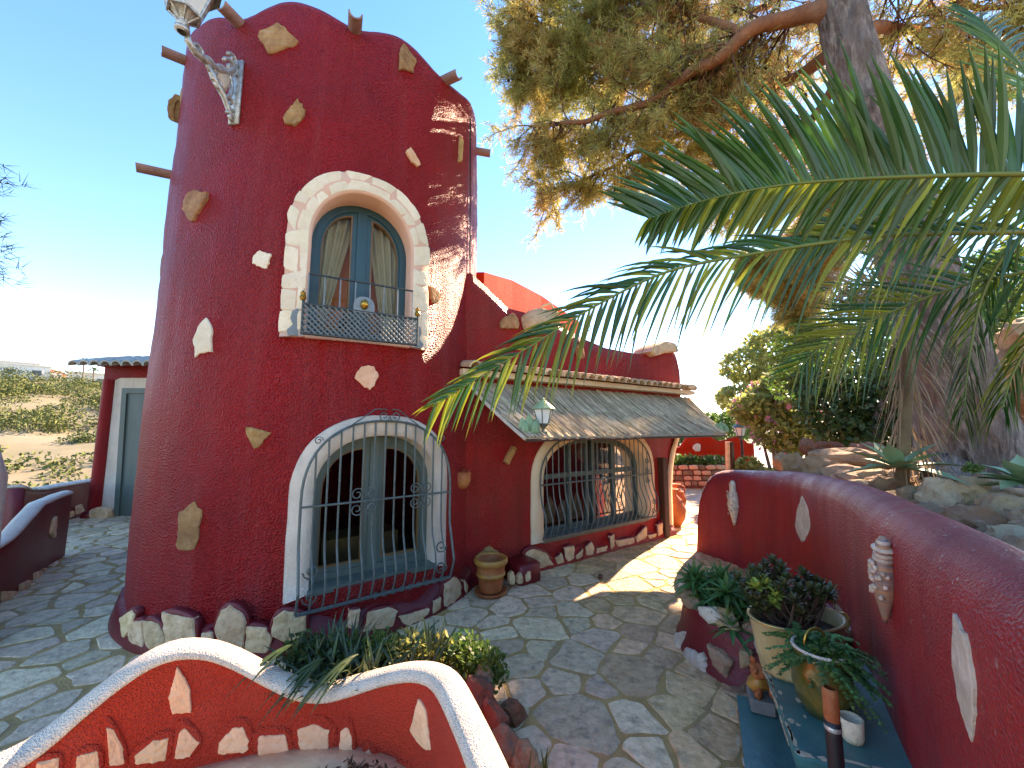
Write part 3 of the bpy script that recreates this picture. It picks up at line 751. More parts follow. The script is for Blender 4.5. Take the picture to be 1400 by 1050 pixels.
for k in range(9):
    l = -.05 + k * .075
    MB().add(*tube([LW.at(l + .022 * math.cos(a * .7), .335 + .022 * math.sin(a * .7), bell(.335)) for a in range(10)], .005, 4)).build('ring', 'iron', gr)
# stones set in the tower
Z1 = lambda p: zz(p, 2.545, 150, 0); Z8 = lambda p: zz(p, 3.09, 140, 560); Z7 = lambda p: zz(p, 2, 0, 780); Z2 = lambda p: zz(p, 4.04, 350, 220); Z5 = lambda p: zz(p, 3.333, 600, 550); Z4 = lambda p: zz(p, 3, 600, 350)
def tsurf(x, y):
    p, n = cyl(x, y); return cyl(x, y, TR - .05 * max(0, p.z - 1) / 4.5 - .004)
TS = [(Z1([(525, 115), (590, 80), (660, 150), (655, 165), (595, 178), (555, 192), (520, 140)]), 'stone', .05), (Z1([(1020, 150), (1068, 215), (1055, 250), (1005, 245), (1008, 185)]), 'stone', .04),
      (Z1([(655, 350), (682, 380), (675, 415), (645, 440), (605, 432), (610, 400)]), 'stone', .045), (Z1([(235, 333), (242, 350), (235, 425), (215, 425), (207, 385), (215, 350)]), 'stone', .05),
      (Z1([(1045, 513), (1080, 570), (1072, 583), (1050, 565), (1030, 530)]), 'pinkstone', .035), (Z1([(265, 690), (290, 668), (345, 668), (340, 695), (300, 760), (283, 778), (258, 730)]), 'stone', .05),
      (Z1([(525, 873), (567, 887), (548, 938), (498, 922), (500, 895)]), 'arch_stone', .03), (Z1([(1215, 470), (1228, 490), (1222, 560), (1208, 570)]), 'stone', .04),
      ([(283, 435), (291, 445), (290, 480), (268, 488), (266, 465), (273, 445)], 'arch_stone', .03), ([(508, 498), (518, 515), (505, 535), (484, 518), (490, 505)], 'pinkstone', .03),
      (Z8([(605, 70), (718, 95), (660, 165), (640, 162), (612, 110)]), 'stone', .035), (Z8([(330, 430), (365, 405), (400, 397), (420, 430), (425, 460), (395, 592), (318, 585), (322, 500)]), 'stone', .03),
      (Z2([(950, 690), (985, 700), (1020, 745), (1000, 790), (965, 785)]), 'stone', .04)]
for i, (pl, mm, th) in enumerate(TS): slab(pl, tsurf, th * .35 + .008, 'stone', mm, house, jag=.25, seed=i, dome=.05)
for th, z, sz in ((-137, 5.05, (.035, .1, .2)), (-140, 3.3, (.03, .08, .16)), (-141, 1.15, (.05, .09, .2)), (2, 4.4, (.05, .05, .1))):
    MB().add(*rockgeo(cylpt(math.radians(th), z, TR - .012 - .05 * max(0, z - 1) / 4.5), (.024, sz[1], sz[2]), int(-th * 3 + z), 3, .4, math.radians(th))).build('stone', 'stone', house)
# plinth: maroon hoods with stones
def plinth(polys, surf, m, th=.05, hood=.055, hm='maroon'):
    for i, pl in enumerate(polys):
        c = Vector((sum(p[0] for p in pl) / len(pl), sum(p[1] for p in pl) / len(pl)))
        hp = [(c.x + (a - c.x) * 1.42, c.y + (b - c.y) * (1.5 if b < c.y else 1.3)) for a, b in pl]
        hoodgeo(hp, surf, hood, 'stucco_hood', hm, house)
        slab(pl, surf, hood + .014, 'plinth_stone', m, house, n=24, jag=.10, seed=i + 50, dome=.1, grow=1.18)
plinth([Z8(p) for p in ([(90, 880), (130, 850), (142, 870), (122, 930), (100, 955)], [(128, 900), (178, 895), (178, 990), (128, 970)], [(190, 900), (240, 905), (270, 960), (265, 1000), (235, 1015), (195, 985)], [(270, 865), (385, 890), (390, 960), (385, 1000), (290, 1000)],
        [(430, 945), (470, 940), (475, 1000), (430, 1000)], [(545, 838), (590, 865), (605, 910), (590, 990), (500, 970), (487, 920), (510, 860)], [(620, 920), (690, 925), (712, 970), (690, 1020), (615, 1010)], [(735, 885), (770, 855), (850, 870), (850, 930), (800, 980), (725, 945)])] +
       [Z7(p) for p in ([(955, 110), (982, 108), (975, 155), (950, 150)], [(1010, 115), (1060, 103), (1080, 110), (1065, 150), (1000, 160)], [(1095, 125), (1165, 105), (1165, 130), (1110, 150)], [(1185, 85), (1200, 75), (1198, 105), (1178, 118)], [(1215, 40), (1240, 22), (1255, 40), (1250, 85), (1212, 103)], [(1266, 27), (1276, 45), (1268, 63)])],
       lambda x, y: cyl(x, y, TR + .055), 'plinth_stone', hood=.012)
v = []; n = 160
for k in range(n):
    th = 2 * math.pi * k / n; hh = .13 + .09 * abs(math.sin(th * 9 + noise.noise(Vector((math.cos(th) * 3, math.sin(th) * 3, 0))) * 2))
    v += [cylpt(th, -.05, TR + .085), cylpt(th, .03, TR + .08), cylpt(th, hh * .6, TR + .055), cylpt(th, hh, TR + .03), cylpt(th, hh + .05, TR - .05)]
f = [(k * 5 + a, ((k + 1) % n) * 5 + a, ((k + 1) % n) * 5 + a + 1, k * 5 + a + 1) for k in range(n) for a in range(4)]
MB().add(v, f).build('plinth', 'maroon', house, True)
# clay rain spouts (open channels)
def spout(p, d, ln=.36, r=.062):
    d = Vector(d).normalized(); sd = d.cross(Vector((0, 0, 1))).normalized(); up = sd.cross(d); v = []; f = []; n = 9
    for rr in (r, r * .78):
        for e in (-.1, ln):
            for k in range(n): a = math.pi + math.pi * k / (n - 1); v.append(Vector(p) + d * e + sd * rr * math.cos(a) + up * rr * math.sin(a))
    for k in range(n - 1): f += [(k, k + 1, n + k + 1, n + k), (2 * n + k, 3 * n + k, 3 * n + k + 1, 2 * n + k + 1), (n + k, n + k + 1, 3 * n + k + 1, 3 * n + k)]
    f += [(0, n, 3 * n, 2 * n), (n - 1, 3 * n - 1, 4 * n - 1, 2 * n - 1)]
    return MB().add(v, f).build('rain_spout', 'spout', house)
for th, z in ((-136, 5.52), (-101, 5.40), (-66, 5.46), (-32, 5.56), (-141, 4.32), (5, 5.5)):
    a = math.radians(th); spout(cylpt(a, z, TR - .06), (math.cos(a), math.sin(a), -.12), (.2 if th != -141 else .3))
# cable down the tower
MB().add(*tube([cylpt(math.radians(-14), z, TR - .045 * (z - 1) / 4.5 + .012) for z in (5.5, 4.6, 3.8, 3.0, 2.2)], .008, 5)).build('cable', 'black', house)
# ------------------------------------------------------------------ wing
WTOP = [(-.4, 3.2), (-.19, 3.42), (-.11, 3.52), (.04, 3.43), (.43, 3.18), (.8, 3.17), (1.19, 3.12), (1.75, 2.97), (2.21, 2.89), (3.08, 2.88), (3.4, 2.93), (3.65, 3.14), (3.9, 3.18), (4.05, 3.08), (4.15, 2.8)]
def smax(z): return interp(z, [(0, 3.65), (.7, 3.66), (1.04, 3.71), (1.3, 3.8), (1.6, 3.98), (1.85, 4.12), (3.3, 4.15)])
NS, NZ = 110, 44; v = []
def wcol(k, front):
    col = []
    for i in range(NZ + 1):
        z = -.1 + 3.4 * i / NZ
        sm = smax(z); s = -.4 + (sm + .4) * k / NS; zt = interp(s, WTOP)
        z2 = -.1 + (zt + .1) * i / NZ; s = -.4 + (smax(z2) + .4) * k / NS
        edge = max(0, 1 - (NS - k) / 6) * .03 + max(0, i - NZ + 2) * .02
        off = (.012 * noise.noise(Vector((s * 1.5, z2 * 1.5, 4))) - edge) if front else -.32 + edge
        col.append(wp(s, z2, off))
    return col
fr_ = [wcol(k, True) for k in range(NS + 1)]; bk = [wcol(k, False) for k in range(NS + 1)]
v = [p for c in fr_ for p in c] + [p for c in bk for p in c]; o_ = (NS + 1) * (NZ + 1); I = lambda k, i: k * (NZ + 1) + i
f = []
for k in range(NS):
    for i in range(NZ):
        f += [(I(k, i), I(k + 1, i), I(k + 1, i + 1), I(k, i + 1)), (o_ + I(k, i), o_ + I(k, i + 1), o_ + I(k + 1, i + 1), o_ + I(k + 1, i))]
    f += [(I(k, NZ), I(k + 1, NZ), o_ + I(k + 1, NZ), o_ + I(k, NZ)), (I(k, 0), o_ + I(k, 0), o_ + I(k + 1, 0), I(k + 1, 0))]
for i in range(NZ): f += [(I(0, i), I(0, i + 1), o_ + I(0, i + 1), o_ + I(0, i)), (I(NS, i), o_ + I(NS, i), o_ + I(NS, i + 1), I(NS, i + 1))]
wing_wall = MB().add(v, f).build('wing_wall', 'wingred', house, True); fixnormals(wing_wall)
boolean(wing_wall, [cutter(WW, ww_in, -1, .6)])
for o in (tower, wing_wall):
    me = o.data; me.polygons.foreach_set('use_smooth', [True] * len(me.polygons))
    try: me.set_sharp_from_angle(angle=math.radians(40))
    except Exception: pass
surround(WW, ww_out, ww_in, -.22, 'window_surround', 'cream', .025)
wfr = window(WW, ww_in, -.2, 'greyteal', 'window', None, fw=.05, hbar=1.06, posts=((-.42, .045), (.05, .05), (.5, .045)))
MB().add(*prism(WW, [(-1.07, .29), (1.07, .29), (1.07, .335), (-1.07, .335)], -.23, .02)).build('window_sill', 'greyteal', house)
# cream edge trim on the flaring end of the wing wall
v = []; nn_ = 30
for i in range(nn_ + 1):
    z = -.02 + 1.9 * i / nn_; s = smax(z)
    v += [wp(s - .10, z, -.0), wp(s - .10, z, .022), wp(s + .012, z, .022), wp(s + .014, z, -.33), wp(s - .06, z, -.335)]
f = [(i * 5 + a, i * 5 + a + 1, i * 5 + 6 + a, i * 5 + 5 + a) for i in range(nn_) for a in range(4)]
MB().add(v, f).build('end_trim', 'cream', house, True)
# body of the wing
def wbox(s0, s1, o0, o1, z0, z1, name, m): return MB().add(*box(wp((s0 + s1) / 2, (z0 + z1) / 2, (o0 + o1) / 2), (s1 - s0, o1 - o0, z1 - z0), WD, WN)).build(name, m, house)
wbox(-.2, 3.6, -3.2, -.325, 2.35, 2.5, 'wing_roof', 'concrete'); wbox(3.42, 3.6, -3.2, -.325, -.05, 2.345, 'end_wall', 'wingred'); wbox(-.2, 3.6, -3.4, -3.2, -.05, 2.5, 'back_wall', 'wingred')
wbox(-.2, 3.42, -3.2, -.325, .01, .06, 'floor_slab', 'room'); wbox(3.36, 3.41, -3.15, -.34, .07, 2.34, 'shade_panel', 'room')  # dark panel added over the end wall so the room reads unlit
plinth([Z5(p) for p in ([(400, 690), (430, 672), (480, 690), (508, 735), (500, 752), (440, 757), (405, 735)], [(530, 710), (555, 690), (565, 730), (535, 740)], [(572, 665), (610, 658), (608, 705), (585, 725), (575, 700)], [(620, 700), (650, 670), (648, 700), (622, 712)], [(668, 660), (690, 640), (700, 660), (695, 690), (668, 697)],
        [(720, 665), (760, 655), (755, 675), (715, 685)], [(780, 615), (793, 605), (793, 650), (778, 668)], [(810, 630), (880, 618), (882, 640), (812, 655)], [(898, 612), (940, 565), (940, 610), (900, 635)], [(950, 605), (985, 598), (980, 612), (955, 620)], [(995, 560), (1012, 550), (1012, 595), (995, 605)], [(1020, 530), (1040, 530), (1040, 585), (1022, 592)])],
       lambda x, y: wing(x, y, .045), 'plinth_stone', hood=.016)
v = []; n = 70
for k in range(n + 1):
    s = .55 + 3.1 * k / n; hh = .1 + .06 * abs(math.sin(s * 5))
    v += [wp(s, -.05, .085), wp(s, .02, .08), wp(s, hh * .7, .05), wp(s, hh, .025), wp(s, hh + .03, -.03)]
MB().add(v, [(k * 5 + a, k * 5 + 5 + a, k * 5 + 6 + a, k * 5 + a + 1) for k in range(n) for a in range(4)]).build('plinth', 'wingred', house, True)
for i, (pl, mm) in enumerate([(Z5([(290, 270), (330, 195), (350, 205), (335, 240), (310, 285)]), 'stone'), (Z5([(175, 690), (225, 650), (265, 680), (260, 725), (170, 725)]), 'stone'), (Z4([(270, 250), (300, 235), (325, 270), (320, 300), (250, 300), (250, 265)]), 'stone'), (Z4([(560, 370), (580, 350), (592, 420), (565, 425)]), 'stone')]):
    slab(pl, lambda x, y: wing(x, y, 0), .045, 'stone', mm, house, jag=.2, seed=i + 90)
slab(Z4([(850, 395), (880, 365), (920, 350), (955, 362), (970, 395), (905, 402), (870, 415)]), lambda x, y: wing(x, y, .0), .1, 'stone', 'tile', house, jag=.1, seed=99, back=.3)
# little maroon block with three stones beside the pot
bc = gz(712, 800, 0); 
MB().add(*box(bc + Vector((.02, .16, .1)), (.3, .34, .24), WD, WN, bev=.03)).build('plinth_step', 'maroon', house, True)
for i, pl in enumerate([Z5([(318, 785), (335, 765), (345, 800), (340, 832), (320, 828)]), Z5([(355, 795), (372, 775), (382, 800), (378, 825), (357, 828)]), Z5([(393, 790), (405, 768), (415, 770), (415, 808), (396, 818)])]):
    fc = bc + Vector((.02, .16, .1)) + WN * .17
    slab(pl, lambda x, y: ((lambda r: (EYE + r * ((fc - EYE).dot(WN) / r.dot(WN)), WN))(ray(x, y))), .02, 'plinth_stone', 'plinth_stone', house, n=14, seed=i)
# tile coping
led = wbox(-.3, 4.25, .0, .17, 2.27, 2.335, 'coping_ledge', 'cream')
for k in range(31):
    s = -.22 + k * .148; ang = 0
    d = WN.copy(); base = wp(s, 2.385, -.02)
    if k > 27: d = (WN * math.cos((k - 27) * .42) + WD * math.sin((k - 27) * .42)); base = wp(3.85 + (k - 27) * .055, 2.40, -.02)
    d = (d + Vector((0, 0, -.16))).normalized(); sd = d.cross(Vector((0, 0, 1))).normalized(); up = sd.cross(d); v = []; f = []; n = 9
    for rr in (.08, .06):
        for e, g in ((0, .85), (.33 + rnd.uniform(-.015, .02), 1.0)):
            for q_ in range(n): a = math.pi * q_ / (n - 1); v.append(base + d * e + sd * rr * g * math.cos(a) + up * rr * g * math.sin(a))
    for q_ in range(n - 1): f += [(q_, q_ + 1, n + q_ + 1, n + q_), (2 * n + q_, 3 * n + q_, 3 * n + q_ + 1, 2 * n + q_ + 1), (n + q_, n + q_ + 1, 3 * n + q_ + 1, 3 * n + q_)]
    f += [(0, n, 3 * n, 2 * n), (n - 1, 3 * n - 1, 4 * n - 1, 2 * n - 1)]
    MB().add(v, f).build('roof_tile', 'tile', led)
# reed awning
def awn(s, t, lift=0):   # t 0 at the wall, 1 at the eave
    k = max(0, (s - 3.6) / .7); off = .02 + .86 * t - .10 * k * t; z = 2.22 - .61 * t - .03 * math.sin(math.pi * t) + .012 * noise.noise(Vector((s * 2.5, t * 2, 6)))
    s2 = s + (.12 * (1 - t) * 0 - .15 * (1 - t) * (1 if s < .3 else 0)) - k * .3 * t
    return wp(s2, z + lift, off)
v = []; f = []; na, nb_ = 60, 10
for lf in (0, -.035):
    for i in range(na + 1):
        for j in range(nb_ + 1): v.append(awn(4.35 * i / na, j / nb_, lf))
q0 = (na + 1) * (nb_ + 1); J = lambda i, j: i * (nb_ + 1) + j
for i in range(na):
    for j in range(nb_): f += [(J(i, j), J(i, j + 1), J(i + 1, j + 1), J(i + 1, j)), (q0 + J(i, j), q0 + J(i + 1, j), q0 + J(i + 1, j + 1), q0 + J(i, j + 1))]
    f.append((J(i, nb_), q0 + J(i, nb_), q0 + J(i + 1, nb_), J(i + 1, nb_)))
for j in range(nb_): f += [(J(0, j), q0 + J(0, j), q0 + J(0, j + 1), J(0, j + 1)), (J(na, j), J(na, j + 1), q0 + J(na, j + 1), q0 + J(na, j))]
awning = MB().add(v, f).build('awning', 'reed', house)
rb = MB()
for k in range(620):
    s = 4.33 * rnd.random(); t0 = rnd.choice([0, .0, .22, .45, .6]) + rnd.uniform(-.05, .05); t1 = min(1.03, t0 + rnd.uniform(.4, .6)); t0 = max(0, t0); sk = rnd.uniform(-.05, .05); hgt = rnd.uniform(.004, .02)
    P = [awn(max(0, min(4.34, s + sk * (i / 4))), t0 + (t1 - t0) * i / 4, hgt + .012 * (i / 4)) for i in range(5)]
    rb.add(*tube(P, rnd.uniform(.004, .009), 4, False))
rb.build('reeds', 'reed', awning, kind='stuff')
MB().add(*tube([awn(0.0, i / 8, -.01) + WD * -.012 for i in range(9)], .018, 6)).build('edge_trim', 'pale_stone', awning)
MB().add(*tube([awn(4.35 * i / 20, 1.0, -.03) for i in range(21)], .014, 6)).build('eave_pole', 'wood', awning)
# receding vermilion stair parapet behind the wing
pts = [(gt(662, 372, 5.25)), (gt(700, 383, 6.4)), (gt(740, 404, 7.8)), (gt(792, 440, 9.6))]
v = []
for p in pts:
    for dx in (0, -.25): v += [(p.x + dx, p.y, 2.2), (p.x + dx, p.y, p.z)]
f = []
for i in range(3): a = i * 4; f += [(a, a + 4, a + 5, a + 1), (a + 2, a + 3, a + 7, a + 6), (a + 1, a + 5, a + 7, a + 3)]
f += [(0, 1, 3, 2), (12, 14, 15, 13)]
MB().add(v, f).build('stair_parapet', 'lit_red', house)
# ------------------------------------------------------------------ porch with door at the far side
PY = 7.9
def pq(px, py, d=0): return gy(px, py, PY - d)
pv = lambda pl, d0, d1, name, m: (lambda n: MB().add([pq(a, b) + Vector((0, -d0, 0)) for a, b in pl] + [pq(a, b) + Vector((0, -d1, 0)) for a, b in pl], [tuple(range(n)), tuple(range(2 * n - 1, n - 1, -1))] + [(i, (i + 1) % n, n + (i + 1) % n, n + i) for i in range(n)]).build(name, m, house))(len(pl))
pv([(144, 492), (128, 712), (330, 712), (330, 492)], -.3, 0, 'porch_wall', 'red')
pv([(167, 517), (158, 521), (152, 532), (137, 704), (158, 708), (169, 531), (260, 531), (260, 517)], 0, .035, 'door_surround', 'white')
fo = pv([(170, 531), (158, 711), (165, 711), (176, 538), (240, 538), (240, 531)], .0, .05, 'door_frame', 'greyteal')
pv([(176, 538), (165, 711), (240, 711), (240, 538)], .0, .015, 'door', 'greyteal')
for a, b in ((545, 580), (590, 625), (640, 700)):
    k = lambda y: 176 - (y - 538) * 11 / 173
    pv([(k(a) + 5, a), (k(b) + 5, b), (230, b), (230, a)], .012, .025, 'door_panel', 'greyteal')
MB().add(*rockgeo(pq(147, 706) + Vector((0, -.12, .06)), (.22, .14, .16), 3, 3, .3)).build('plinth_stone', 'plinth_stone', house)
MB().add(*rockgeo(pq(132, 708) + Vector((-.02, -.1, .03)), (.16, .14, .16), 8, 3, .3)).build('stucco_hood', 'maroon', house)
MB().add(*lathe([(.13, 0), (.12, .4), (.11, 2.75)], pq(131, 712) + Vector((0, -.02, 0)), 16)).build('porch_column', 'red', house, True)
MB().add(*box(pq(150, 500) + Vector((1.2, .1, .0)), (2.7, .4, .05))).build('porch_roof', 'red', house)
MB().add(*box(Vector((-3.9, 10.1, 2.3)), (5.6, 3.8, 4.6))).build('rear_block', 'wingred', house)  # unseen rear mass, added to keep sun off the boundary wall
for k in range(9):
    x0 = pq(108, 490, .5).x + k * .2; base = Vector((x0, PY + .3, pq(104, 478).z - .16)); d = Vector((0, -1, -.30)).normalized(); sd = Vector((1, 0, 0)); up = sd.cross(d) * -1; up = Vector((0, -d.z * -1, 0)) if False else Vector((0, d.z, -d.y)); v = []; f = []; n = 8
    up = Vector((0, d.z, -d.y)).normalized(); up = up if up.z > 0 else -up
    for rr in (.11, .085):
        for e, g in ((0, .85), (.92, 1)):
            for q_ in range(n): a = math.pi * q_ / (n - 1); v.append(base + d * e + sd * rr * g * math.cos(a) + up * rr * g * math.sin(a))
    for q_ in range(n - 1): f += [(q_, q_ + 1, n + q_ + 1, n + q_), (2 * n + q_, 3 * n + q_, 3 * n + q_ + 1, 2 * n + q_ + 1), (n + q_, n + q_ + 1, 3 * n + q_ + 1, 3 * n + q_)]
    f += [(0, n, 3 * n, 2 * n), (n - 1, 3 * n - 1, 4 * n - 1, 2 * n - 1)]
    MB().add(v, f).build('roof_tile', 'greytile', house)
# ================================================================== GARDEN WALLS
def sweepwall(cur, hfun, thick, rtop, z0=-.05, nf=8, na=9, seed=0, flare=0):
    """returns rings of a wall standing behind the face curve: face, rounded top, back"""
    v = []; P = cur.p; n = len(P)
    for i, p in enumerate(P):
        d = (P[min(i + 1, n - 1)] - P[max(i - 1, 0)]).normalized(); nn = Vector((d.y, -d.x, 0)); h = hfun(cur.s[i]); r = min(rtop, h * .5)
        ring = []
        for k in range(nf):
            z = z0 + (h - r - z0) * k / (nf - 1); ring.append((flare * (1 - k / (nf - 1))**2 + .012 * noise.noise(Vector((cur.s[i] * 2, z * 2, seed))), z))
        for k in range(1, na): a = math.pi * k / na; ring.append((-thick / 2 + thick / 2 * math.cos(a), h - r + r * math.sin(a)))
        ring += [(-thick, h - r), (-thick, z0)]
        v += [p + nn * o + Vector((0, 0, z)) for o, z in ring]
    m = nf + na - 1 + 2; f = []
    for i in range(n - 1):
        for k in range(m - 1): f.append((i * m + k, i * m + m + k, i * m + m + k + 1, i * m + k + 1))
    f += [tuple(range(m)), tuple(range(n * m - 1, (n - 1) * m - 1, -1))]
    return v, f
def capsweep(cur, hfun, thick, r, over=.02, lip=.03, seed=0):
    """rounded cap strip sitting on the wall top, slightly proud on both sides; its front edge is at hfun"""
    v = []; P = cur.p; n = len(P); A = 12
    for i, p in enumerate(P):
        d = (P[min(i + 1, n - 1)] - P[max(i - 1, 0)]).normalized(); nn = Vector((d.y, -d.x, 0)); h = hfun(cur.s[i]); w = thick / 2 + over
        wb = .008 * noise.noise(Vector((cur.s[i] * 5, 0, seed)))
        ring = [(-thick / 2 + w - .012, h - .01)] + [(-thick / 2 + w * math.cos(math.pi * k / A), h + (r + wb) * math.sin(math.pi * k / A)**.8) for k in range(A + 1)] + [(-thick / 2 - w + .012, h - .01)]
        v += [p + nn * o + Vector((0, 0, z)) for o, z in ring]
    m = A + 3; f = []
    for i in range(n - 1):
        for k in range(m): l = (k + 1) % m; f.append((i * m + k, i * m + m + k, i * m + m + l, i * m + l))
    f += [tuple(range(m)), tuple(range(n * m - 1, (n - 1) * m - 1, -1))]
    return v, f
# ---- foreground planter wall
PC = Curtain([(-2.5, .9), (-2.28, 1.35), (-2.0, 1.78), (-1.65, 2.08), (-1.2, 2.24), (-.8, 2.25), (-.45, 2.1), (-.22, 1.8), (-.08, 1.45), (0, 1.0)], 10)
edge = [PC.hit(a / 2, 780 + b / 2) for a, b in [(90, 525), (180, 440), (260, 372), (350, 300), (440, 245), (540, 232), (620, 255), (720, 310), (800, 350), (880, 362), (960, 340), (1050, 310), (1130, 298), (1190, 320), (1240, 420), (1280, 520)]]
etab = [(h[2], h[0].z) for h in edge if h]; etab.sort()
def eh(s): return sum(interp(s + o, etab) for o in (-.05, 0, .05)) / 3
plw = thing('planter_wall', 'low wavy orange-red garden wall with white rounded cap in the foreground', 'garden wall', (-1.0, 2.25, 0))
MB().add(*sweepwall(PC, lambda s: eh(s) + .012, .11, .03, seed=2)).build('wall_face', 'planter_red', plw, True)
MB().add(*capsweep(PC, eh, .11, .055, .018)).build('cap', 'white', plw, True)
PST = [[(485, 262), (505, 290), (520, 320), (525, 385), (470, 392), (462, 345)], [(1145, 350), (1165, 375), (1182, 490), (1165, 490), (1122, 440)], [(100, 518), (165, 503), (160, 555), (95, 555)], [(210, 500), (270, 485), (275, 550), (205, 550)], [(292, 425), (310, 422), (340, 480), (343, 525), (300, 530)],
       [(370, 500), (420, 458), (465, 450), (455, 515), (368, 525)], [(490, 440), (505, 420), (550, 465), (520, 505), (478, 510)], [(600, 465), (640, 422), (670, 420), (685, 460), (680, 490), (595, 500)], [(708, 445), (785, 440), (795, 490), (780, 500), (705, 500)], [(815, 430), (860, 410), (905, 430), (905, 500), (840, 508), (818, 480)],
       [(935, 430), (955, 418), (968, 450), (970, 520), (930, 505)], [(1000, 490), (1015, 482), (1045, 530), (1045, 555), (995, 555)], [(1075, 530), (1105, 525), (1130, 555), (1070, 560)]]
for i, p in enumerate(PST):
    pl = Z7(p)
    if i > 1:
        c = Vector((sum(q[0] for q in pl) / len(pl), sum(q[1] for q in pl) / len(pl)))
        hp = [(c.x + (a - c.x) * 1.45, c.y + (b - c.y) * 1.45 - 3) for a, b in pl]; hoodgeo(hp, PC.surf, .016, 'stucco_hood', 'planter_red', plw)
    slab(pl, PC.surf, .022 if i > 1 else .012, 'stone', 'pinkstone', plw, n=26, jag=.10, seed=i + 20, dome=.1)
# ledge at the foot and litter
v = []
LC = [p for p in PC.p if -1.75 < p.x < -.35 and p.y > 1.7]
for i, p in enumerate(LC):
    d = (LC[min(i + 1, len(LC) - 1)] - LC[max(i - 1, 0)]).normalized(); nn = Vector((d.y, -d.x, 0))
    for o, z in ((-.02, 0), (-.02, .05), (.09, .045), (.12, .03), (.125, -.02)): v.append(p + nn * o + Vector((0, 0, z)))
MB().add(v, [(i * 5 + a, i * 5 + 5 + a, i * 5 + 6 + a, i * 5 + a + 1) for i in range(len(LC) - 1) for a in range(4)]).build('foot_ledge', 'pinkstone', plw, True)
lv, lf = leafcloud([(-.75, 2.08, .06), (-.95, 1.95, .03), (-.5, 1.95, .03)], [(.22, .08, .035), (.3, .1, .03), (.2, .1, .03)], 320, .05, .35, 5, 0)
tag(mesh_np('leaf_litter', lv, lf, 'litter'), 'dry brown leaf litter at the foot of the foreground wall', 'leaf litter', kind='stuff')
# rubble rocks at the right end of the planter
rk = [((655, 960), .17, 'redrock', (.10, .10, .17)), ((672, 985), .12, 'redrock', (.10, .10, .12)), ((700, 975), .05, 'redrock', (.07, .09, .07)), ((690, 1020), .06, 'rock', (.10, .09, .10)), ((715, 1035), .05, 'rock', (.08, .09, .06)), ((662, 930), .2, 'rock', (.08, .07, .09))]
rocklab = ['tall rusty brown rock leaning on the foreground wall end', 'rusty rock wedged between the tall rock and wall cap', 'small rusty rock on paving beside the foreground wall end', 'pale limestone lump at the outer foot of the foreground wall', 'low pale limestone piece lying farthest out from the wall foot', 'beige rock half hidden under the planting bed greenery']
for i, ((a, b), z, m, s) in enumerate(rk):
    tag(MB().add(*rockgeo(gz(a, b, z), s, i + 31, 3, .6, i)).build('rock', m), rocklab[i], 'rock', 'rocks edging the planting bed')
# soil bed behind it
v = []; f = []; n = 28
for ring in range(5):
    for k in range(n):
        a = 2 * math.pi * k / n; g = 1 - ring / 4.001; v.append((-.85 + .78 * g * math.cos(a), 2.62 + .3 * g * math.sin(a) + .08 * g * math.cos(a)**2 * -1, .02 + .24 * (1 - g**2.5) + .02 * noise.noise(Vector((k, ring, 0)))))
for r in range(4):
    for k in range(n): j = (k + 1) % n; f.append((r * n + k, r * n + j, r * n + n + j, r * n + n + k))
tag(MB().add(v, f).build('soil_bed', 'soil', None, True), kind='structure')
# ---- right curved wall
RC = Curtain([(2.60, 5.72), (2.85, 5.0), (2.85, 4.2), (2.6, 3.4), (2.15, 2.6), (1.75, 2.0), (1.4, 1.45), (1.02, .85), (.75, .2)], 10)
def rh(s): return interp(s, [(0, .55), (.06, .84), (.14, 1.0), (.28, 1.11), (.5, 1.15), (1.5, 1.24), (3, 1.30), (4.3, 1.35), (7, 1.40)])
rw = thing('curved_wall', 'curved wine-red garden wall with rounded top holding stone shards', 'garden wall', (2.4, 3.4, 0))
MB().add(*sweepwall(RC, rh, .3, .17, nf=12, na=12, seed=5, flare=.05)).build('wall_body', 'wall_red', rw, True)
Z9 = lambda p: zz(p, 2.442, 900, 620); Z10 = lambda p: zz(p, 3.386, 900, 740)
for i, p in enumerate([[(480, 140), (502, 185), (512, 230), (528, 270), (500, 290), (495, 328), (480, 300), (457, 245), (462, 190)], [(990, 540), (1030, 610), (1055, 770), (1060, 900), (1050, 965), (1010, 840), (985, 690)], [(235, 322), (262, 380), (250, 410), (210, 395)], [(668, 593), (730, 650), (760, 730), (762, 800), (730, 840), (680, 760)]]):
    slab(Z9(p), RC.surf, .006, 'stone_shard', 'pale_stone', rw, n=36, jag=.10, seed=i + 3, dome=.1, back=.012)
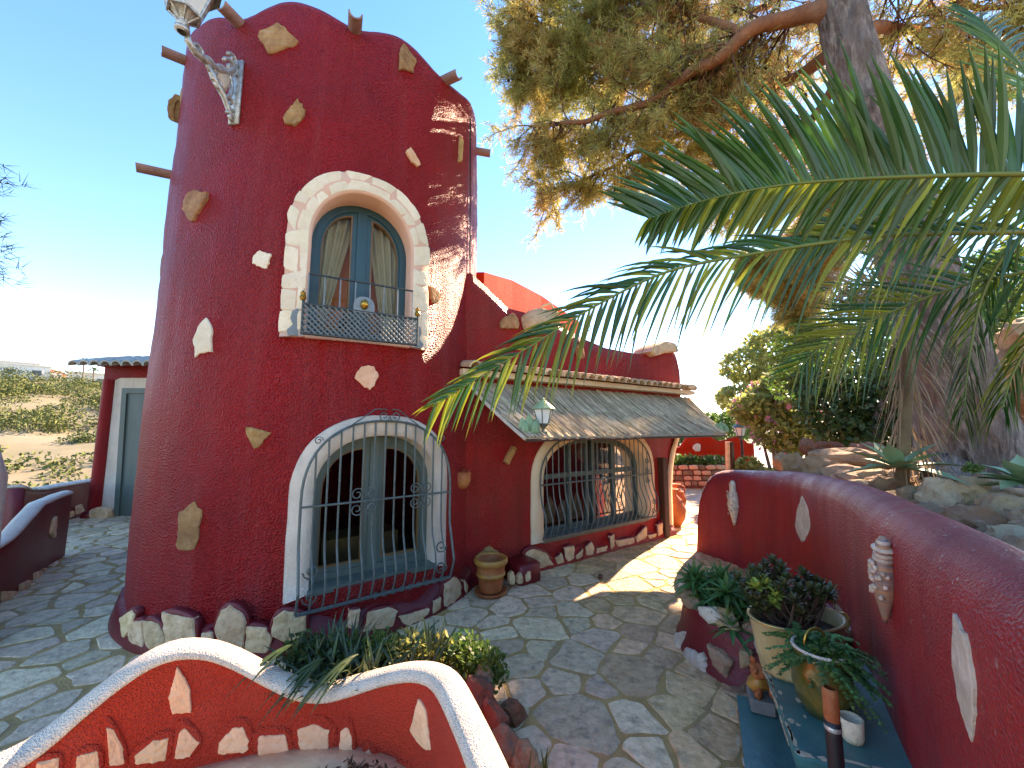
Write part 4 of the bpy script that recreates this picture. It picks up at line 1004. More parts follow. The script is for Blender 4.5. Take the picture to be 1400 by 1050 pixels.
# shell ornaments hung on it
def shellorn(px, y0, y1, wpx, label, striped):
    h0, h1 = RC.hit(px, y0), RC.hit(px + 3, y1); top, bot, n = h0[0], h1[0], h0[1]; T = (top - bot); ln = T.length; ax = T.normalized(); sd = ax.cross(n)
    w_ = wpx / F * (top - EYE).length * .5 * .9
    t = thing('shell_ornament', label, 'ornament', bot + n * .03, 'shell ornaments on the curved wall')
    core = []
    for k in range(13):
        q = k / 12; rad = w_ * interp(q, [(0, .15), (.3, .62), (.35, .75), (.65, .8), (.72, .5), (.85, .45), (.9, .55), (1, .2)]) * (1 if not striped else 1)
        core.append((rad, ln * q))
    MB().add(*lathe(core, bot + n * .02, 12, axis=ax)).build('core', 'shellstripe' if striped else 'shell', t, True)
    for k in range(34):
        q = rnd.uniform(.32, .72) if striped else rnd.uniform(.2, .75); a = rnd.uniform(-1.7, 1.7); rr = w_ * .78
        p = bot + ax * ln * q + (n * math.cos(a) + sd * math.sin(a)) * rr + n * .02
        MB().add(*rockgeo(p, (.012, .012, .014), k, 1, .4)).build('shell', 'shell', t, True)
    if striped:
        for q, rr in ((.93, .45), (.86, .75), (.79, .65), (.74, .7)):
            MB().add(*lathe([(.3 * w_, -.008), (rr * w_, 0), (rr * w_, .006), (.35 * w_, .014)], bot + ax * ln * q + n * .02, 12, axis=ax)).build('shell_disc', 'shell', t, True)
    else:
        for k in range(7):
            a = k * .9 - 2.7; p = bot + ax * ln * .9 + n * .04
            MB().add(*tube([p, p + (ax * math.cos(a) + sd * math.sin(a)) * .035], [.008, .002], 5)).build('star_arm', 'shell', t)
shellorn(1003, 657, 718, 17, 'long pale shell ornament topped by a starfish hung on wine-red wall', False)
shellorn(1216, 735, 852, 27, 'shell ornament tapering to a striped cone hung on wine-red wall', True)
# ---- left boundary wall
LC1 = Curtain([(-4.7, 3.2), (-4.85, 3.7), (-5.1, 4.25), (-5.45, 4.75), (-5.75, 5.15), (-5.98, 5.5)], 8)
lh = [LC1.hit(a, b) for a, b in ((2, 748), (20, 735), (40, 712), (60, 690), (74, 684))]; ltab = sorted((h[2], h[0].z) for h in lh if h)
lb = thing('boundary_wall', 'low maroon boundary wall rising in a white-capped curve beside the walkway', 'garden wall', (-5.3, 4.6, 0))
lhf = lambda s: interp(s, ltab)
MB().add(*sweepwall(LC1, lambda s: lhf(s) + .01, .12, .03, seed=9)).build('wall_face', 'maroon', lb, True)
MB().add(*capsweep(LC1, lhf, .12, .045, .015)).build('cap', 'white', lb, True)
Z6 = lambda p: zz(p, 2.625, 0, 460)
for i, p in enumerate([[(185, 660), (196, 645), (190, 728), (175, 705)], [(0, 915), (55, 915), (40, 940), (0, 958)], [(70, 890), (103, 873), (100, 915), (68, 925)], [(118, 850), (140, 840), (142, 880), (118, 905)], [(147, 835), (160, 830), (157, 868), (148, 872)], [(172, 825), (185, 815), (182, 845), (172, 855)]]):
    slab(Z6(p), LC1.surf, .03, 'stone', 'plinth_stone', lb, n=18, seed=i)
LC2 = Curtain([(-7.6, 6.3), (-8.0, 6.9), (-8.25, 7.6), (-8.3, 8.0)], 6)
lb2 = thing('boundary_wall', 'far maroon wall with white cap joining the porch column', 'garden wall', (-8.0, 7.2, 0))
h2 = lambda s: interp(s, [(0, .78), (.3, .7), (.8, .64), (1.8, .64)])
MB().add(*sweepwall(LC2, lambda s: h2(s) + .01, .2, .04, seed=12)).build('wall_face', 'maroon', lb2, True)
MB().add(*capsweep(LC2, h2, .2, .05, .02)).build('cap', 'white', lb2, True)
for i, p in enumerate([[(205, 640), (230, 635), (235, 660), (207, 670)], [(240, 630), (262, 625), (262, 645), (240, 655)], [(268, 610), (290, 600), (300, 630), (270, 640)], [(308, 612), (325, 606), (325, 624), (308, 630)]]):
    slab(Z6(p), LC2.surf, .03, 'stone', 'plinth_stone', lb2, n=18, seed=i)
pp = gz(-104, 905, 0); wpz = thing('white_pier', 'rough white stucco pier with rounded top at the boundary wall', 'pier', pp)
MB().add(*lathe([(.30, -.02), (.28, .4), (.27, .9), (.27, 1.3), (.22, 1.5), (.12, 1.6), (.01, 1.63)], pp, 24, wob=.05)).build('shaft', 'white', wpz, True)
MB().add(*lathe([(.33, -.02), (.33, .1), (.30, .14), (.27, .15)], pp, 24, wob=.05)).build('base', 'maroon', wpz, True)
# ---- round stone planter
RPc = Vector((1.92, 3.22, 0)); RPr = .58
def rpsurf(px, py):
    r = ray(px, py); a = r.x**2 + r.y**2; b = r.x * RPc.x + r.y * RPc.y; d = max(b * b - a * (RPc.x**2 + RPc.y**2 - RPr**2), 0)
    p = EYE + r * ((b - math.sqrt(d)) / a); return p, Vector((p.x - RPc.x, p.y - RPc.y, 0)).normalized()
rp = thing('stone_planter', 'round red planter set with pale stones beside the teal bench', 'planter', RPc)
MB().add(*lathe([(.63, -.03), (.62, .04), (.585, .1), (.57, .25), (.56, .34), (.52, .37), (.45, .36), (.44, .3), (.02, .3)], RPc, 48, wob=.03)).build('planter_body', 'maroon', rp, True)
for i, p in enumerate([[(150, 490), (235, 530), (252, 640), (200, 635), (140, 600), (130, 540)], [(240, 470), (300, 500), (355, 550), (330, 630), (270, 570)], [(275, 640), (380, 660), (430, 625), (435, 720), (330, 695)], [(380, 490), (440, 500), (440, 570), (385, 575)], [(105, 430), (130, 420), (125, 560), (108, 540)]]):
    slab(Z10(p), rpsurf, .05, 'stone', 'pale_stone' if i in (0, 4) else 'rock', rp, n=26, jag=.2, seed=i, dome=.8)
for i in range(12):
    a = math.radians(150 + i * 17 + rnd.uniform(-4, 4)); MB().add(*rockgeo(RPc + Vector((.52 * math.cos(a), .52 * math.sin(a), .37)), (.12, .08, .065), i + 60, 3, .5, a + 1.57)).build('rim_stone', 'rock' if i % 3 else 'pale_stone', rp)
MB().add(*lathe([(.46, .31), (.3, .36), (.01, .38)], RPc, 24, wob=.05)).build('soil', 'soil', rp, True)
# ---- teal two-tier bench
bn = thing('plant_bench', 'chipped teal wooden two-tier plant bench against the curved wall', 'bench', (1.5, 2.1, 0))
def plank(name, quad, z, th, m, par):
    Q = [Vector((a, b, 0)) for a, b in quad]; c = sum(Q, Vector()) / 4; v = []
    for g, zz_ in ((.985, z - th), (1, z - th + .008), (1, z - .008), (.985, z)): v += [c + (q - c) * g + Vector((0, 0, zz_)) for q in Q]
    f = [(3, 2, 1, 0), (12, 13, 14, 15)] + [(r * 4 + i, r * 4 + (i + 1) % 4, r * 4 + 4 + (i + 1) % 4, r * 4 + 4 + i) for r in range(3) for i in range(4)]
    return MB().add(v, f).build(name, m, par)
A, B_ = gz(1030, 868, .45), gz(1088, 1032, .45); dirv = (A - B_).normalized(); per = Vector((dirv.y, -dirv.x, 0)); wid = .50
Q = lambda a, b: ((B_ + dirv * a + per * b).x, (B_ + dirv * a + per * b).y); LEN = (A - B_).length
top = plank('bench_top', [Q(0, 0), Q(0, wid), Q(LEN, wid), Q(LEN, 0)], .45, .045, 'bench', bn)
low = plank('lower_shelf', [Q(-.25, -.18), Q(-.25, .12), Q(LEN - .12, .12), Q(LEN - .12, -.12)], .16, .035, 'bench', bn)
for a in (.08, LEN - .1):
    for b in (.06, wid - .06): MB().add(*box(Vector((*Q(a, b), .202)), (.05, .05, .404), dirv)).build('leg', 'bench', bn)
MB().add(*box(Vector((*Q(LEN / 2, .03), .37)), (LEN - .1, .025, .06), dirv)).build('apron', 'bench', bn)
for a in (.06, LEN - .3): MB().add(*box(Vector((*Q(a, -.06), .06)), (.05, .06, .125), dirv)).build('leg', 'bench', bn)
for i in range(46):    # chips of bare wood along edges and on the top
    e = rnd.random()
    if e < .5: a, b = rnd.uniform(0, LEN), rnd.uniform(.0, .012)
    elif e < .7: a, b = rnd.uniform(.0, .05), rnd.uniform(.02, .4)
    else: a, b = rnd.uniform(.05, LEN), rnd.uniform(.02, .3)
    sx, sy = (rnd.uniform(.015, .05), rnd.uniform(.004, .01)) if e < .5 else (rnd.uniform(.008, .022), rnd.uniform(.006, .03) * (2 if e < .7 else .5))
    k = 9; c = Vector((*Q(a, b), .4505)); P = [c + dirv * sx * math.cos(q * 6.283 / k) * rnd.uniform(.6, 1.2) + per * max(-b + .002, sy * math.sin(q * 6.283 / k) * rnd.uniform(.6, 1.2)) for q in range(k)]
    MB().add(P + [p + Vector((0, 0, .0008)) for p in P], [tuple(range(k, 2 * k))] + [(q, (q + 1) % k, k + (q + 1) % k, k + q) for q in range(k)]).build('paint_chip', 'chip', top)
for i in range(26):
    a = rnd.uniform(0, LEN); c = Vector((*Q(a, -.002), .45 - rnd.uniform(.004, .04)))
    MB().add(*box(c, (rnd.uniform(.02, .08), .003, rnd.uniform(.004, .014)), dirv)).build('paint_chip', 'chip', top)
for i in range(16):
    a = rnd.uniform(-.2, LEN - .2); c = Vector((*Q(a, -.15 - .035 * (1 - (a + .25) / (LEN + .13)) * 0), .1603)); MB().add(*box(c + per * rnd.uniform(-.02, .0), (rnd.uniform(.02, .06), rnd.uniform(.004, .01), .0012), dirv)).build('paint_chip', 'chip', low)
# oval enamel tub
tc_ = gz(1098, 930, .452) + Vector((.05, .09, 0)); rz = math.atan2(dirv.y, dirv.x) - 1.0
tub = thing('enamel_tub', 'oval aged cream enamel tub on the teal bench end', 'tub', tc_)
MB().add(*lathe([(.02, .002), (.215, .0), (.225, .02), (.25, .14), (.27, .25), (.283, .258), (.283, .268), (.262, .268), (.245, .2), (.2, .19), (.01, .19)], tc_, 40, .9, .61, rz)).build('tub_body', 'enamel', tub, True)
MB().add(*lathe([(.275, .256), (.287, .262), (.275, .27), (.262, .266)], tc_, 40, .9, .61, rz)).build('rim', 'brass', tub, True)
MB().add(*lathe([(.24, .2), (.1, .225), (.005, .23)], tc_, 24, .9, .61, rz)).build('soil', 'soil', tub, True)
hx = Matrix.Rotation(rz, 3, 'Z') @ Vector((.25, 0, .2))
MB().add(*tube([tc_ + hx + Matrix.Rotation(rz, 3, 'Z') @ Vector((.05 * math.sin(a), .05 * math.cos(a) * 1.0, .05 * math.sin(a))) for a in [i * math.pi / 8 for i in range(9)]], .007, 6)).build('handle', 'brass', tub)
# olive glazed jug with ferns
jc = gz(1130, 985, .452) + Vector((.03, .05, 0)); jug = thing('olive_jug', 'olive glazed jug with pale rim holding fern on the teal bench', 'jug', jc)
MB().add(*lathe([(.01, 0), (.075, .0), (.10, .05), (.115, .12), (.11, .18), (.095, .23), (.10, .262), (.094, .264), (.085, .23), (.01, .22)], jc, 28)).build('jug_body', 'olive', jug, True)
MB().add(*lathe([(.098, .258), (.108, .264), (.104, .274), (.094, .27)], jc, 28)).build('rim', 'white', jug, True)
MB().add(*tube([jc + Vector((.05 * math.cos(a) - .0, .02, .27 + .07 * math.sin(a))) for a in [i * math.pi / 10 for i in range(11)]], .006, 6)).build('handle', 'brass', jug)
cc_ = gz(1166, 1012, .452); cup = thing('cream_cup', 'small cream cup on the teal bench beside the jug', 'cup', cc_)
MB().add(*lathe([(.01, .0), (.032, .0), (.038, .02), (.041, .085), (.038, .086), (.034, .03), (.01, .025)], cc_, 20)).build('cup_body', 'arch_stone', cup, True)
MB().add(*tube([cc_ + Vector((-.04 - .02 * math.sin(a), 0, .045 + .022 * math.cos(a))) for a in [i * math.pi / 6 for i in range(7)]], .005, 5)).build('handle', 'arch_stone', cup)
# tool handle leaning in front of the bench
b0 = gt(1146, 1080, 1.30); t0_ = gt(1134, 940, 1.34); dn = (b0 - t0_).normalized(); foot = t0_ + dn * ((t0_.z - .0) / -dn.z)
th_ = thing('tool_handle', 'upright terracotta coloured tool handle with black sleeve before the bench', 'tool', (foot.x, foot.y, 0))
MB().add(*lathe([(.021, -.105), (.0225, -.09), (.0225, -.006), (.017, 0)], t0_, 18, axis=-dn)).build('handle', 'terracotta', th_, True)
MB().add(*tube([t0_ + dn * .1, t0_ + dn * .14, t0_ + dn * .5, foot], [.0235, .0235, .023, .021], 16)).build('sleeve', 'black', th_, True)
MB().add(*lathe([(.0236, 0), (.0245, .002), (.0245, .012), (.0236, .014)], t0_ + dn * .115, 16, axis=dn)).build('collar', 'silver', th_, True)
# clay figure on a grey block on the lower shelf
fb = gz(1044, 970, .162); fg = thing('clay_figure', 'lumpy orange clay animal figure on a grey block on the lower shelf', 'figurine', fb)
MB().add(*box(fb + Vector((0, .02, .035)), (.16, .12, .068), dirv, bev=.008)).build('block', 'concrete_grey', fg)
for k, (o, s) in enumerate([((0, .02, .13), (.07, .06, .065)), ((-.015, .0, .20), (.05, .045, .045)), ((-.05, -.03, .21), (.02, .02, .02)), ((.02, .0, .245), (.015, .015, .025)), ((-.03, .02, .245), (.015, .015, .025)), ((-.04, -.03, .1), (.025, .025, .03)), ((.04, -.03, .1), (.025, .025, .03))]):
    MB().add(*rockgeo(fb + Vector(o), s, k + 4, 3, .25)).build(['torso', 'head', 'snout', 'ear', 'ear', 'foot', 'foot'][k], 'yterra' if k == 0 else 'terracotta', fg, True)
rd = gz(1026, 1000, 0); ft = thing('clay_shard', 'curved red clay shard propped on the paving by the bench', 'shard', rd)
MB().add(*tube([rd + Vector((-.03, .03, .09)), rd + Vector((-.035, .01, .05)), rd + Vector((-.01, -.01, .02)), rd + Vector((.05, -.03, .015))], [.02, .024, .024, .018], 8)).build('shard_body', 'terracotta', ft, True)
# ---- terracotta pot by the tower
pc = gz(670, 818, 0) + Vector((0, .1, 0)); tp = thing('terracotta_pot', 'ochre and terracotta ringed pot on a saucer by the tower', 'flower pot', pc)
MB().add(*lathe([(.02, .03), (.105, .03), (.115, .05), (.125, .13), (.135, .19), (.148, .195), (.15, .215), (.142, .225), (.15, .30), (.168, .31), (.175, .335), (.17, .36), (.155, .365), (.145, .34), (.135, .25), (.02, .24)], pc, 36)).build('pot_body', 'terracotta', tp, True)
MB().add(*lathe([(.152, .302), (.172, .312), (.178, .337), (.172, .363), (.154, .367), (.150, .355)], pc, 36)).build('rim', 'yterra', tp, True)
MB().add(*lathe([(.136, .186), (.152, .196), (.154, .214), (.142, .226)], pc, 36)).build('band', 'yterra', tp, True)
MB().add(*lathe([(.01, .006), (.14, .006), (.165, .03), (.168, .045), (.158, .045), (.14, .028), (.01, .026)], pc, 36)).build('saucer', 'terracotta', tp, True)
MB().add(*lathe([(.138, .27), (.06, .275), (.005, .275)], pc, 20)).build('soil', 'soil', tp)
# ---- terracotta wall mask pot
mp_, mn = cyl(631, 658); 
if True:
    mp_, mn = wing(631, 656, .06)
    mk = thing('wall_pot', 'broken-edged terracotta half pot hung on the red wall corner', 'wall pot', mp_)
    v = []; f = []; n = 16; side = mn.cross(Vector((0, 0, 1)))
    for i, (r_, z) in enumerate([(.01, -.10), (.05, -.09), (.085, -.05), (.1, 0), (.098, .05), (.085, .08), (.075, .075), (.085, .0), (.05, -.06), (.01, -.07)]):
        for k in range(n):
            a = math.pi * k / (n - 1); zz_ = z + (.025 * noise.noise(Vector((k * .7, 0, 1))) + .02 * abs(math.cos(a)) if 3 < i < 7 else 0)
            v.append(mp_ + side * r_ * math.cos(a) + mn * r_ * math.sin(a) + Vector((0, 0, zz_)))
    for i in range(9):
        for k in range(n - 1): f.append((i * n + k, i * n + k + 1, i * n + n + k + 1, i * n + n + k))
    MB().add(v, f).build('pot_body', 'terracotta', mk, True)
    MB().add(*lathe([(.07, 0), (.07, .008), (.01, .009)], mp_ + Vector((0, 0, .045)), 14, axis=-mn)).build('back_plate', 'terracotta', mk, True)
# grille of the wing window
def wbell(z): return .05 + .11 * math.exp(-((z - .55) / .2)**2)
hoopw = archprof(1.12, .36, 1.02, 1.66, e=.82)
gw = MB().add(*tube([WW.at(l, z, wbell(z)) for l, z in hoopw], .011, 6)).build('grille', 'iron', house)
for k in range(21):
    l = -1.12 + 2.24 * (k + 1) / 22; zt = hoopz(l, hoopw)
    MB().add(*tube([WW.at(l, zt - (zt - .36) * i / 14, wbell(zt - (zt - .36) * i / 14)) for i in range(15)], .008, 5)).build('bar', 'iron', gw)
MB().add(*tube([WW.at(-1.12, .36, wbell(.36)), WW.at(1.12, .36, wbell(.36))], .012, 6)).build('bottom_rail', 'iron', gw)
MB().add(*tube([WW.at(-1.12, 1.0, wbell(1.0) + .012), WW.at(1.12, 1.0, wbell(1.0) + .012)], .012, 6)).build('cross_bar', 'iron', gw)
for zz_ in (.46, .6, .9, 1.05, 1.2): MB().add(*tube(scroll(WW, 1.09, zz_, .05, wbell(zz_) - .02, -1, -1), .006, 4)).build('scroll', 'iron', gw)
MB().add(*tube([WW.at(.0 + .05 * math.cos(a), .97 + .05 * math.sin(a), wbell(1) + .02) for a in [i * 6.283 / 16 for i in range(17)]], .007, 5)).build('ring', 'silver', gw)
# red wall and stones built behind the wing window to imitate its reflection
ib = wbox(.3, 3.4, -1.6, -1.4, .06, 2.3, 'mirrored_wall', 'wingred')
for k in range(9):
    P = [(.5 + k * .32 + a, b) for a, b in ((0, .1), (.24, .1), (.26, .35), (.14, .45 + .1 * (k % 2)), (.02, .34))]
    v = [wp(a, b, -1.4) for a, b in P] + [wp(a, b, -1.36) for a, b in P]; MB().add(v, [(5, 6, 7, 8, 9)] + [(i, (i + 1) % 5, 5 + (i + 1) % 5, 5 + i) for i in range(5)]).build('mirrored_stone', 'plinth_stone', house)
# ---- lanterns
def lantern(name, label, base, hgt, arm=None, group=None, post=0, roofm='greyteal', cagem='greyteal', tilt=0):
    """four-sided lantern, base = underside centre"""
    t = thing(name, label, 'lamp', (base.x, base.y, base.z - post), group); h = hgt; k = 6
    def ringp(r, z): return [base + Vector((r * math.cos(2 * math.pi * i / k + .3), r * math.sin(2 * math.pi * i / k + .3), z)) for i in range(k)]
    lo, hi = ringp(h * .17, h * .22), ringp(h * .30, h * .66)
    gl = MB().add([p for p in lo] + [p for p in hi], [(i, (i + 1) % k, k + (i + 1) % k, k + i) for i in range(k)]).build('glass_shade', 'milkglass', t)
    for a, b in zip(lo, hi): MB().add(*tube([a, b], h * .018, 5)).build('glazing_bar', cagem, t)
    MB().add(*tube(lo + lo[:1], h * .022, 5)).build('lower_ring', cagem, t); MB().add(*tube(hi + hi[:1], h * .026, 5)).build('upper_ring', cagem, t)
    MB().add(*lathe([(h * .36, h * .655), (h * .35, h * .68), (h * .2, h * .82), (h * .12, h * .87), (h * .1, h * .9), (h * .03, h * .93), (h * .045, h * .96), (.002, h * 1.0)], base, k * 2)).build('roof', roofm, t)
    MB().add(*lathe([(h * .03, 0), (h * .05, h * .03), (h * .03, h * .08), (h * .07, h * .14), (h * .12, h * .2), (h * .16, h * .225)], base, 12)).build('lamp_base', cagem, t, True)
    for i in range(k): MB().add(*tube([base + Vector((0, 0, h * .05)), (lo[i] + base) / 2 + Vector((0, 0, h * .03)), lo[i]], h * .012, 4)).build('cage_bar', cagem, t)
    return t
# cast iron wall lantern on the tower
la = math.radians(-99); rd_ = Vector((math.cos(la), math.sin(la), 0)); sdv = Vector((-rd_.y, rd_.x, 0))
lbse = cylpt(la, 4.74, TR + .47)
wl = lantern('wall_lantern', 'ornate silver cast-iron wall lantern bracket high on the red tower', lbse, .62, None, None, 0, 'silver', 'silver')
def wb(d, z): return cylpt(la, z, TR - .05 + d)
MB().add(*box(wb(.02, 4.66), (.03, .10, .62), rd_, sdv, bev=.008)).build('back_plate', 'silver', wl, True)
MB().add(*tube([wb(.47, 4.74), wb(.47, 4.69), wb(.40, 4.66), wb(.30, 4.68), wb(.2, 4.70), wb(.12, 4.76), wb(.06, 4.86), wb(.03, 4.90)], [.02, .028, .03, .032, .03, .026, .022, .02], 8)).build('arm', 'silver', wl, True)
MB().add(*tube([wb(.30, 4.66), wb(.22, 4.58), wb(.13, 4.52), wb(.08, 4.44), wb(.03, 4.36)], [.02, .026, .024, .02, .014], 8)).build('brace', 'silver', wl, True)
MB().add(*[(lambda v, f: (v, f))(*rockgeo(wb(.15, 4.65), (.075, .022, .11), 2, 3, .1, la + math.pi))][0]).build('medallion', 'pale_stone', wl, True)
for d, z, r in ((.09, 4.83, .05), (.06, 4.50, .045), (.27, 4.66, .05), (.20, 4.57, .035), (.08, 4.92, .035), (.38, 4.69, .035), (.05, 4.40, .03)):
    P = [];
    for i in range(16):
        t = i / 15; a = t * 2.6 * math.pi; rr = r * 1.5 * (1 - .8 * t); P.append(wb(d + rr * math.cos(a), z + rr * math.sin(a)))
    MB().add(*tube(P, .015, 6)).build('scroll', 'silver', wl, True)
MB().add(*tube([wb(.15 + .085 * math.cos(a), 4.65 + .12 * math.sin(a)) for a in [i * 6.283 / 20 for i in range(21)]], .016, 6)).build('medallion_frame', 'silver', wl, True)
MB().add(*lathe([(.03, -.03), (.05, -.02), (.05, 0), (.03, .02), (.045, .03), (.04, .045)], lbse, 14)).build('cup_collar', 'silver', wl, True)
# lantern on the awning eave, with cactus beside
e0 = awn(.28, .93, .0); el = lantern('eave_lantern', 'small green-roofed lantern standing on the reed awning edge', e0 + Vector((0, 0, .02)), .34, roofm='agave')
MB().add(*lathe([(.04, -.025), (.04, 0), (.015, .01), (.015, .03)], e0 + Vector((0, 0, .02)), 12)).build('foot', 'greyteal', el)
def cactus(p, label, h=.17):
    t = thing('cactus', label, 'cactus', p, 'cacti on the awning edge')
    for k, (dx, dy, hh, r) in enumerate([(0, 0, 1, .05), (.07, .02, .75, .042), (-.065, .0, .8, .045), (.02, .05, .9, .045), (-.04, -.05, .55, .04), (.05, -.04, .6, .04)]):
        prof = [(r * .7, -.02)] + [(r * (1 - (q / 6)**3 * .85), h * hh * q / 6) for q in range(7)]; v, f = lathe(prof, p + Vector((dx, dy, 0)), 16)
        for i in range(len(v)):
            c = p + Vector((dx, dy, 0)); d = Vector((v[i][0] - c.x, v[i][1] - c.y, 0)); v[i] = Vector(v[i]) - d * (.18 if i % 2 else 0)
        MB().add(v, f).build('stem', 'agave', t)
cactus(awn(.12, .9, .0), 'pale green cactus clump on the awning edge beside the small lantern'); cactus(awn(4.15, .93, .0), 'grey-green cactus clump at the outer tip of the reed awning', .15)
# jar lying on the wing parapet
jp = wing(737, 440, .05)[0]; jr = thing('terracotta_jar', 'tan clay jar tipped on its side on the wing parapet', 'jar', jp + Vector((0, 0, -.13)))
ax_ = (WD * .75 + WN * .5 + Vector((0, 0, .25))).normalized()
MB().add(*lathe([(.03, -.26), (.12, -.22), (.17, -.1), (.175, .02), (.14, .12), (.09, .17), (.085, .2), (.12, .235), (.115, .245), (.075, .2), (.02, .12)], jp, 28, axis=ax_)).build('jar_body', 'tile', jr, True)
MB().add(*tube([jp + ax_ * .2 + Vector((0, 0, .1)), jp + ax_ * .16 + Vector((0, 0, .2)), jp + ax_ * .05 + Vector((0, 0, .2)), jp + ax_ * .02 + Vector((0, 0, .15))], .016, 7)).build('handle', 'tile', jr, True)
# iron scroll on the parapet
isc = wp(1.9, 2.93, -.15); it = thing('iron_scroll', 'thin iron scroll finial on the wing parapet', 'finial', isc)
MB().add(*tube([isc, isc + Vector((0, 0, .25))] + [isc + WD * (.07 - .07 * (1 - i / 14 * .7) * math.cos(i / 14 * 7)) + Vector((0, 0, .25 + .07 * (1 - i / 14 * .7) * math.sin(i / 14 * 7))) for i in range(15)], .007, 5)).build('scroll', 'darkiron', it)
# lamp post further back
lp = gz(1018, 668, 0); lpz = thing  # base on the courtyard
lb0 = gy(1008, 602, lp.y); lamp2 = lantern('lamp_post', 'green-roofed lantern on a slim brown post before the flowering shrub', Vector((lp.x - .02, lp.y, lb0.z)), .56, post=lb0.z, roofm='greyteal')
MB().add(*tube([(lp.x, lp.y, 0), (lp.x, lp.y, .3), (lp.x, lp.y, lb0.z - .05), (lp.x - .02, lp.y, lb0.z + .02)], [.06, .045, .035, .03], 10)).build('post', 'wood', lamp2, True)
# timber posts
tp1 = gz(911, 735, 0); t_ = thing('timber_post', 'dark timber post against the cream end of the wing', 'post', tp1)
MB().add(*box(tp1 + Vector((0, .05, .6)), (.12, .12, 1.2), WD, WN, bev=.01)).build('shaft', 'wood', t_); MB().add(*box(tp1 + Vector((0, .05, 1.21)), (.14, .14, .03), WD, WN, bev=.008)).build('post_cap', 'wood', t_)
tp2 = gz(1000, 680, 0); t_ = thing('timber_post', 'leaning weathered post behind the end of the wine-red wall', 'post', tp2)
a_, b_ = tp2, gy(997, 604, tp2.y); MB().add(*tube([a_, b_], [.13, .11], 4)).build('shaft', 'wood', t_); MB().add(*tube([a_ + Vector((-.1, -.06, 0)), b_ + Vector((-.08, -.06, 0))], [.06, .06], 6)).build('lit_side', 'tile', t_)  # pale strip stands in for the sunlit side of the post
# orange clay jars by the wing end
for k, (px, py, s) in enumerate(((924, 722, 1.0), (929, 700, .85))):
    p = gz(px, py, 0); t_ = thing('clay_urn', ['round orange clay urn on the paving beside the timber post', 'smaller orange clay urn just behind the round one'][k], 'urn', p, 'clay urns by the wing')
    MB().add(*lathe([(.02, 0), (.12 * s, 0), (.2 * s, .15 * s), (.22 * s, .3 * s), (.16 * s, .45 * s), (.08 * s, .53 * s), (.07 * s, .58 * s), (.11 * s, .63 * s), (.1 * s, .64 * s), (.05 * s, .58 * s)], p + Vector((.02, .15, 0)), 24)).build('urn_body', 'terracotta', t_, True)
    MB().add(*tube([p + Vector((.09 * s, .12, .6 * s)), p + Vector((.19 * s, .1, .58 * s)), p + Vector((.2 * s, .1, .42 * s))], .015, 6)).build('handle', 'terracotta', t_, True)
bp_ = gz(821, 788, .03); tag(MB().add(*rockgeo(bp_, (.035, .035, .028), 77, 3, .3)).build('pebble', 'twig'), 'lone dark pebble lying on the paving before the wing', 'pebble')
# ================================================================== BANK, ROCKS
v = []; f = []; Ks = list(range(0, len(RC.p))); DD = [.14, .35, .7, 1.2, 1.8, 2.6, 3.6, 5, 7, 10]
for i in Ks:
    p = RC.p[i]; d = (RC.p[min(i + 1, len(RC.p) - 1)] - RC.p[max(i - 1, 0)]).normalized(); nn = Vector((-d.y, d.x, 0))
    if nn.x < .3: nn = Vector((.95, .3, 0)).normalized()
    g = interp(RC.s[i], [(0, 0), (.5, .35), (1.2, .85), (1.8, 1), (9, 1)])
    for e in DD:
        q = p + nn * e; z = g * (.95 + .14 * min(e, 4) + .05 * max(0, e - 4)) + .12 * g * noise.noise(Vector((q.x * 1.5, q.y * 1.5, 2))); v.append((q.x, q.y, max(z, -.2)))
m_ = len(DD)
for i in range(len(Ks) - 1):
    for k in range(m_ - 1): f.append((i * m_ + k, i * m_ + k + 1, i * m_ + m_ + k + 1, i * m_ + m_ + k))
tag(MB().add(v, f).build('rocky_bank', 'rock', None, True), kind='structure')
RK = [(1112, 645, 62, 34, 4.6, 'rock'), (1160, 628, 92, 26, 4.9, 'rock'), (1150, 650, 70, 26, 4.5, 'rock'), (1088, 640, 30, 40, 4.9, 'rock'), (1104, 612, 20, 26, 5.2, 'redrock'), (1195, 655, 60, 30, 4.2, 'rock'), (1140, 664, 36, 22, 4.0, 'greyrock'), (1180, 672, 60, 26, 3.7, 'greyrock'),
      (1218, 672, 56, 44, 3.5, 'rock'), (1190, 620, 60, 34, 5.3, 'redrock'), (1250, 690, 60, 40, 3.1, 'rock'), (1287, 690, 48, 66, 2.9, 'greyrock'), (1325, 680, 60, 46, 2.9, 'rock'), (1318, 722, 50, 56, 2.6, 'greyrock'), (1368, 702, 74, 46, 2.6, 'rock'), (1355, 732, 56, 34, 2.45, 'greyrock'),
      (1394, 728, 40, 40, 2.4, 'greyrock'), (1372, 752, 60, 26, 2.2, 'pale_stone'), (1262, 724, 60, 26, 2.8, 'rock'), (1400, 690, 50, 40, 3.0, 'greyrock'), (1230, 708, 40, 24, 3.0, 'rock'), (1350, 660, 40, 24, 3.3, 'rock'), (1400, 762, 50, 26, 2.15, 'greyrock'), (1210, 640, 40, 30, 4.6, 'redrock'), (1245, 655, 50, 30, 3.9, 'rock'), (1130, 615, 36, 24, 5.6, 'redrock'), (1070, 632, 30, 22, 5.4, 'rock')]
dw = thing('dry_stone_bank', 'loose dry-stone edging of limestone rocks behind the curved wall', 'rock wall', (3.2, 3.8, .9))
